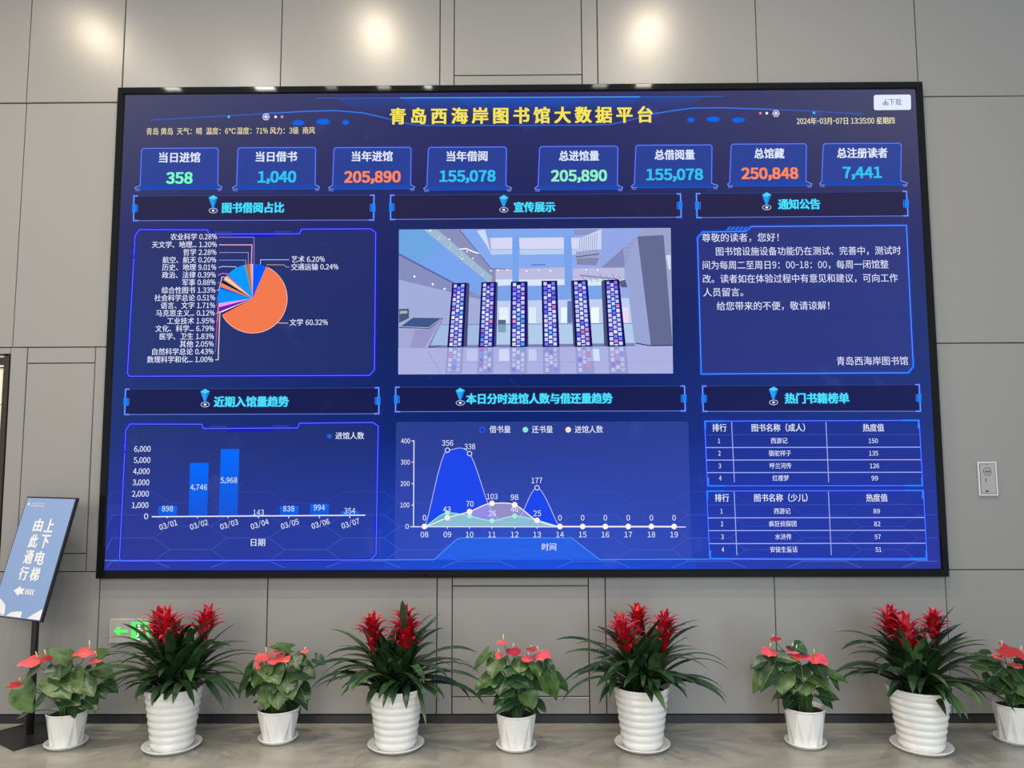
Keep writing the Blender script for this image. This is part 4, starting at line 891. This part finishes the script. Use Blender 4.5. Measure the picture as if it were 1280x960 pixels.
def anthurium(sauc, prim, wpx, Zf, flowers, leaves, seed, label, slabel, half):
    rng = random.Random(seed)
    c = on_floor(*sauc); Y = c[1]; mpp = Y/FPX; kx = .985/math.sqrt(1+((sauc[0]-640)/FPX)**2)
    saucer((c[0], c[1], 0), prim[3]*kx*mpp/2, slabel, 'white saucers under the small pots')
    c = np.array([c[0], c[1], .0075]); rim = at(prim[0], prim[1]-4.5, Y); h = rim[2]-c[2]; r1 = prim[2]*kx*mpp/2; r0 = wpx*kx*.95*mpp/2
    T = thing('potted_anthurium', c, label, 'potted plant', 'coral anthuriums in faceted white pots')
    m_ = MB(); facet_pot(m_, c, r0, r1, h, rng.uniform(0, 1)); m_.build('pot', T, label='white faceted pot')
    zs = c[2]+h-.022
    m_ = MB(); m_.disc((c[0], c[1], zs), r1*.905, soil_mat); m_.build('soil', T)
    lf, stm = MB(), MB(); s_ = Zf.s
    def root(): a = rng.uniform(0, 6.28); r = rng.uniform(0, .4)*r1; return np.array([c[0]+r*math.cos(a), c[1]+r*math.sin(a)*.8, zs-.004])
    def stalk(mm, p, rad=.0028, mat=stem_m):
        r_ = root(); mid1 = r_+(p-r_)*np.array([.25, .25, .55])
        mm.tube([r_, r_+(mid1-r_)*.55, mid1, mid1+(p-mid1)*.55+np.array([0, 0, .008]), p], [rad*1.25, rad*1.1, rad, rad, rad*.9], mat, 6)
    cx_ = prim[0]
    def depth(px, extra=0.0):
        u = max(-1, min(1, (px-cx_)/half)); return Y-.11*math.sqrt(max(0, 1-u*u))*1.0+extra
    for (ax_, ay_, tx_, ty_, w_, *fl) in leaves:
        a2, t2 = Zf(ax_, ay_), Zf(tx_, ty_); back = 'b' in fl; dk = 'd' in fl
        ya = depth(a2[0])+(.16 if back else rng.uniform(-.01, .03)); yt = depth(t2[0])-.045+(.16 if back else 0)
        A, Bp = at(*a2, ya), at(*t2, yt); wid = w_/s_*mpp*1.08
        dirx = nz(Bp-A)
        hint = np.array([.55*np.sign(t2[0]-cx_)*min(1, abs(t2[0]-cx_)/half), -.62, .62])
        heart(lf, A, Bp, wid, hint, an_dark if dk or rng.random() < .25 else an_leaf, an_vein)
        stalk(stm, A+np.array([0, .006, -.004]))
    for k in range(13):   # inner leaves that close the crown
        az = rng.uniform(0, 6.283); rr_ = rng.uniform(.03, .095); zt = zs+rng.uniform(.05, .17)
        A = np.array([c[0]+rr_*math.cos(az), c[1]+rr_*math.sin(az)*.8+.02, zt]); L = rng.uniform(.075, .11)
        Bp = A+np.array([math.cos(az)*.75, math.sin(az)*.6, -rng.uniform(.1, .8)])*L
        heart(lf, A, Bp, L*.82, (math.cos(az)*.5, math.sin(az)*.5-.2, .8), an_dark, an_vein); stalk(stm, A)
    for k in range(8): stalk(stm, np.array([c[0]+rng.uniform(-.06, .06), c[1]+rng.uniform(-.08, .05), zs+rng.uniform(.10, .17)]), .003)
    lf.build('foliage', T); stm.build('stems', T)
    for (fx, fy, w_, dirx, diry, col_, sdx, sdy) in flowers:
        p2 = Zf(fx, fy); yf = depth(p2[0], -.01); ce = at(*p2, yf); wid = w_/s_*mpp
        d = nz(np.array([dirx, -.75, -diry*.5])); L = wid*.95
        m_ = MB(); A = ce-d*L*.35; hn = np.array([0.15*dirx, -.50, .85])
        heart(m_, A, A+d*L, wid, hn, spathe_d if col_ else spathe, None, cup=-.12, droop=.05, lobes=.22)
        fo = m_.build('flower', T, label='dark crimson flower' if col_ else 'coral red flower')
        m_ = MB(); tip = A+np.array([sdx, -.25, sdy])*wid*.62+np.array([0, -.004, .004]); m_.tube([A+np.array([0, -.003, .004]), A+(tip-A)*.5+np.array([0, -.003, .004]), tip], [.0038, .0036, .0020], spadix_m, 8); m_.build('spadix', fo, label='pale yellow spadix')
        m_ = MB(); stalk(m_, A+np.array([0, .004, -.003]), .0026); m_.build('flower_stem', fo)
class ZZ:
    def __init__(s, x, y, sc): s.x, s.y, s.s = x, y, sc
    def __call__(s, a, b): return (s.x+a/s.s, s.y+b/s.s)
anthurium((82.5, 931.5), (82, 892, 55, 57), 42, ZZ(0, 780, 5.333),
    [(205, 248, 125, -.8, .4, 0, -.05, .6), (312, 228, 85, .5, .3, 1, -.1, .8), (95, 402, 80, -.6, .5, 1, .4, .6), (560, 188, 115, -.6, .3, 0, .05, .85), (640, 238, 90, .2, .4, 0, -.1, .7)],
    [(350, 350, 470, 500, 170), (400, 275, 395, 380, 160, 'd'), (380, 400, 300, 470, 120), (150, 430, 212, 592, 165), (265, 285, 140, 400, 85), (310, 460, 215, 590, 80, 'd'), (200, 580, 98, 640, 46), (480, 240, 312, 165, 100), (545, 380, 628, 482, 130), (640, 300, 768, 362, 100), (690, 395, 790, 458, 95, 'd'), (640, 430, 705, 502, 100, 'd'), (560, 500, 652, 572, 120, 'd'), (640, 215, 748, 182, 80), (500, 540, 495, 632, 80, 'd'), (430, 500, 540, 535, 110, 'd'), (620, 330, 560, 300, 90, 'd'), (470, 330, 520, 470, 140)], 31,
    'coral anthurium in a small faceted white pot beside the black sign stand', 'white saucer under the small pot beside the sign stand', 62)
anthurium((347.5, 925), (349, 888, 53, 50), 40, ZZ(120, 740, 4.362),
    [(908, 352, 85, -.4, .3, 0, .02, .7), (888, 398, 48, .1, 1.0, 0, 0, .2), (1008, 357, 115, .9, .1, 0, .12, .8), (980, 322, 66, .4, .1, 0, 0, .6), (1140, 322, 44, .4, .1, 0, .4, .5)],
    [(850, 430, 775, 578, 95), (870, 500, 822, 578, 95), (940, 505, 920, 645, 115), (990, 545, 995, 645, 90), (1035, 445, 1072, 592, 125), (1110, 420, 1198, 470, 110, 'd'), (1110, 515, 1152, 608, 90, 'd'), (1195, 360, 1255, 396, 62), (960, 420, 1000, 505, 110), (1060, 310, 940, 298, 60), (1090, 370, 1145, 402, 90), (905, 430, 860, 525, 110), (850, 420, 800, 470, 70, 'd'), (1050, 480, 1040, 560, 90, 'd'), (930, 400, 925, 480, 90), (1075, 345, 1090, 420, 90), (990, 430, 960, 560, 100, 'd')], 32,
    'coral anthurium in a small faceted white pot between the two leftmost guzmanias', 'white saucer under the small pot between the two leftmost ribbed pots', 50)
anthurium((645.3, 934), (645, 893.5, 49, 49.5), 39, ZZ(520, 700, 4.365),
    [(470, 450, 66, -.2, .1, 0, .02, .8), (453, 520, 42, -.1, .8, 0, -.2, .8), (535, 497, 78, .2, .5, 1, .1, .5), (606, 537, 66, -.2, .4, 0, .1, .6), (633, 485, 58, .2, .1, 1, 0, .3), (690, 517, 92, .7, .3, 0, -.1, .6)],
    [(395, 505, 310, 606, 58), (455, 540, 405, 648, 110), (410, 640, 316, 712, 85), (425, 690, 312, 750, 48, 'd'), (435, 655, 425, 700, 55), (490, 640, 450, 740, 115, 'd'), (525, 570, 590, 628, 115), (530, 650, 642, 692, 95), (560, 700, 450, 755, 70, 'd'), (600, 715, 642, 818, 110), (685, 600, 772, 765, 145), (700, 560, 742, 612, 85), (755, 640, 836, 724, 76, 'd'), (620, 585, 630, 658, 70), (520, 770, 423, 832, 75, 'd'), (660, 770, 713, 840, 48, 'd'), (500, 690, 470, 780, 100, 'd'), (640, 640, 690, 720, 90, 'd'), (570, 560, 560, 620, 90), (650, 560, 670, 640, 80)], 33,
    'coral anthurium in a small faceted white pot between the two middle guzmanias', 'white saucer under the small pot between the two middle ribbed pots', 58)
anthurium((1007, 930.5), (1005, 887, 53, 53), 41, ZZ(930, 740, 3.657),
    [(115, 272, 75, -.3, .5, 0, .05, .5), (147, 213, 44, .6, .1, 1, -.2, .4), (228, 266, 60, .1, .4, 0, .05, .5), (262, 287, 85, .5, .4, 0, .0, .6), (340, 305, 88, .3, .4, 0, -.05, .5)],
    [(90, 310, 26, 354, 50, 'd'), (125, 325, 38, 462, 92), (145, 325, 74, 458, 95), (180, 375, 172, 470, 98), (120, 288, 252, 322, 55), (262, 335, 270, 412, 95, 'd'), (300, 372, 405, 452, 95), (270, 415, 282, 478, 90), (345, 468, 438, 492, 62, 'd'), (385, 370, 482, 416, 48), (400, 390, 437, 458, 36), (225, 245, 290, 290, 72, 'd'), (205, 300, 160, 360, 90, 'd'), (330, 330, 370, 400, 80, 'd'), (230, 400, 225, 470, 70, 'd')], 34,
    'coral anthurium in a small faceted white pot left of the rightmost guzmania', 'white saucer under the small pot left of the rightmost ribbed pot', 60)
anthurium((1269, 926), (1269.5, 882.5, 54, 56), 42, ZZ(930, 740, 3.657),
    [(1215, 268, 100, .8, .5, 1, -.1, .5), (1158, 296, 46, -.4, .4, 0, .1, .4), (1240, 332, 62, .2, .3, 0, 0, .4), (1290, 290, 80, .5, .4, 0, 0, .6)],
    [(1130, 300, 1065, 282, 62, 'd'), (1120, 315, 1005, 288, 52), (1150, 335, 1030, 342, 66), (1195, 365, 1285, 485, 100), (1140, 438, 1042, 446, 44, 'd'), (1130, 385, 1108, 422, 60, 'd'), (1230, 350, 1295, 425, 105), (1185, 345, 1138, 385, 70), (1200, 420, 1160, 470, 80, 'd'), (1270, 430, 1310, 500, 90), (1300, 330, 1370, 400, 100), (1310, 400, 1380, 470, 100, 'd'), (1250, 300, 1330, 330, 80, 'd'), (1240, 460, 1230, 520, 80, 'd')], 35,
    'coral anthurium in a small faceted white pot cut by the right picture edge', 'white saucer under the small pot at the right picture edge', 60)
COL.objects.unlink(_fo); bpy.data.objects.remove(_fo); bpy.data.curves.remove(_fc)
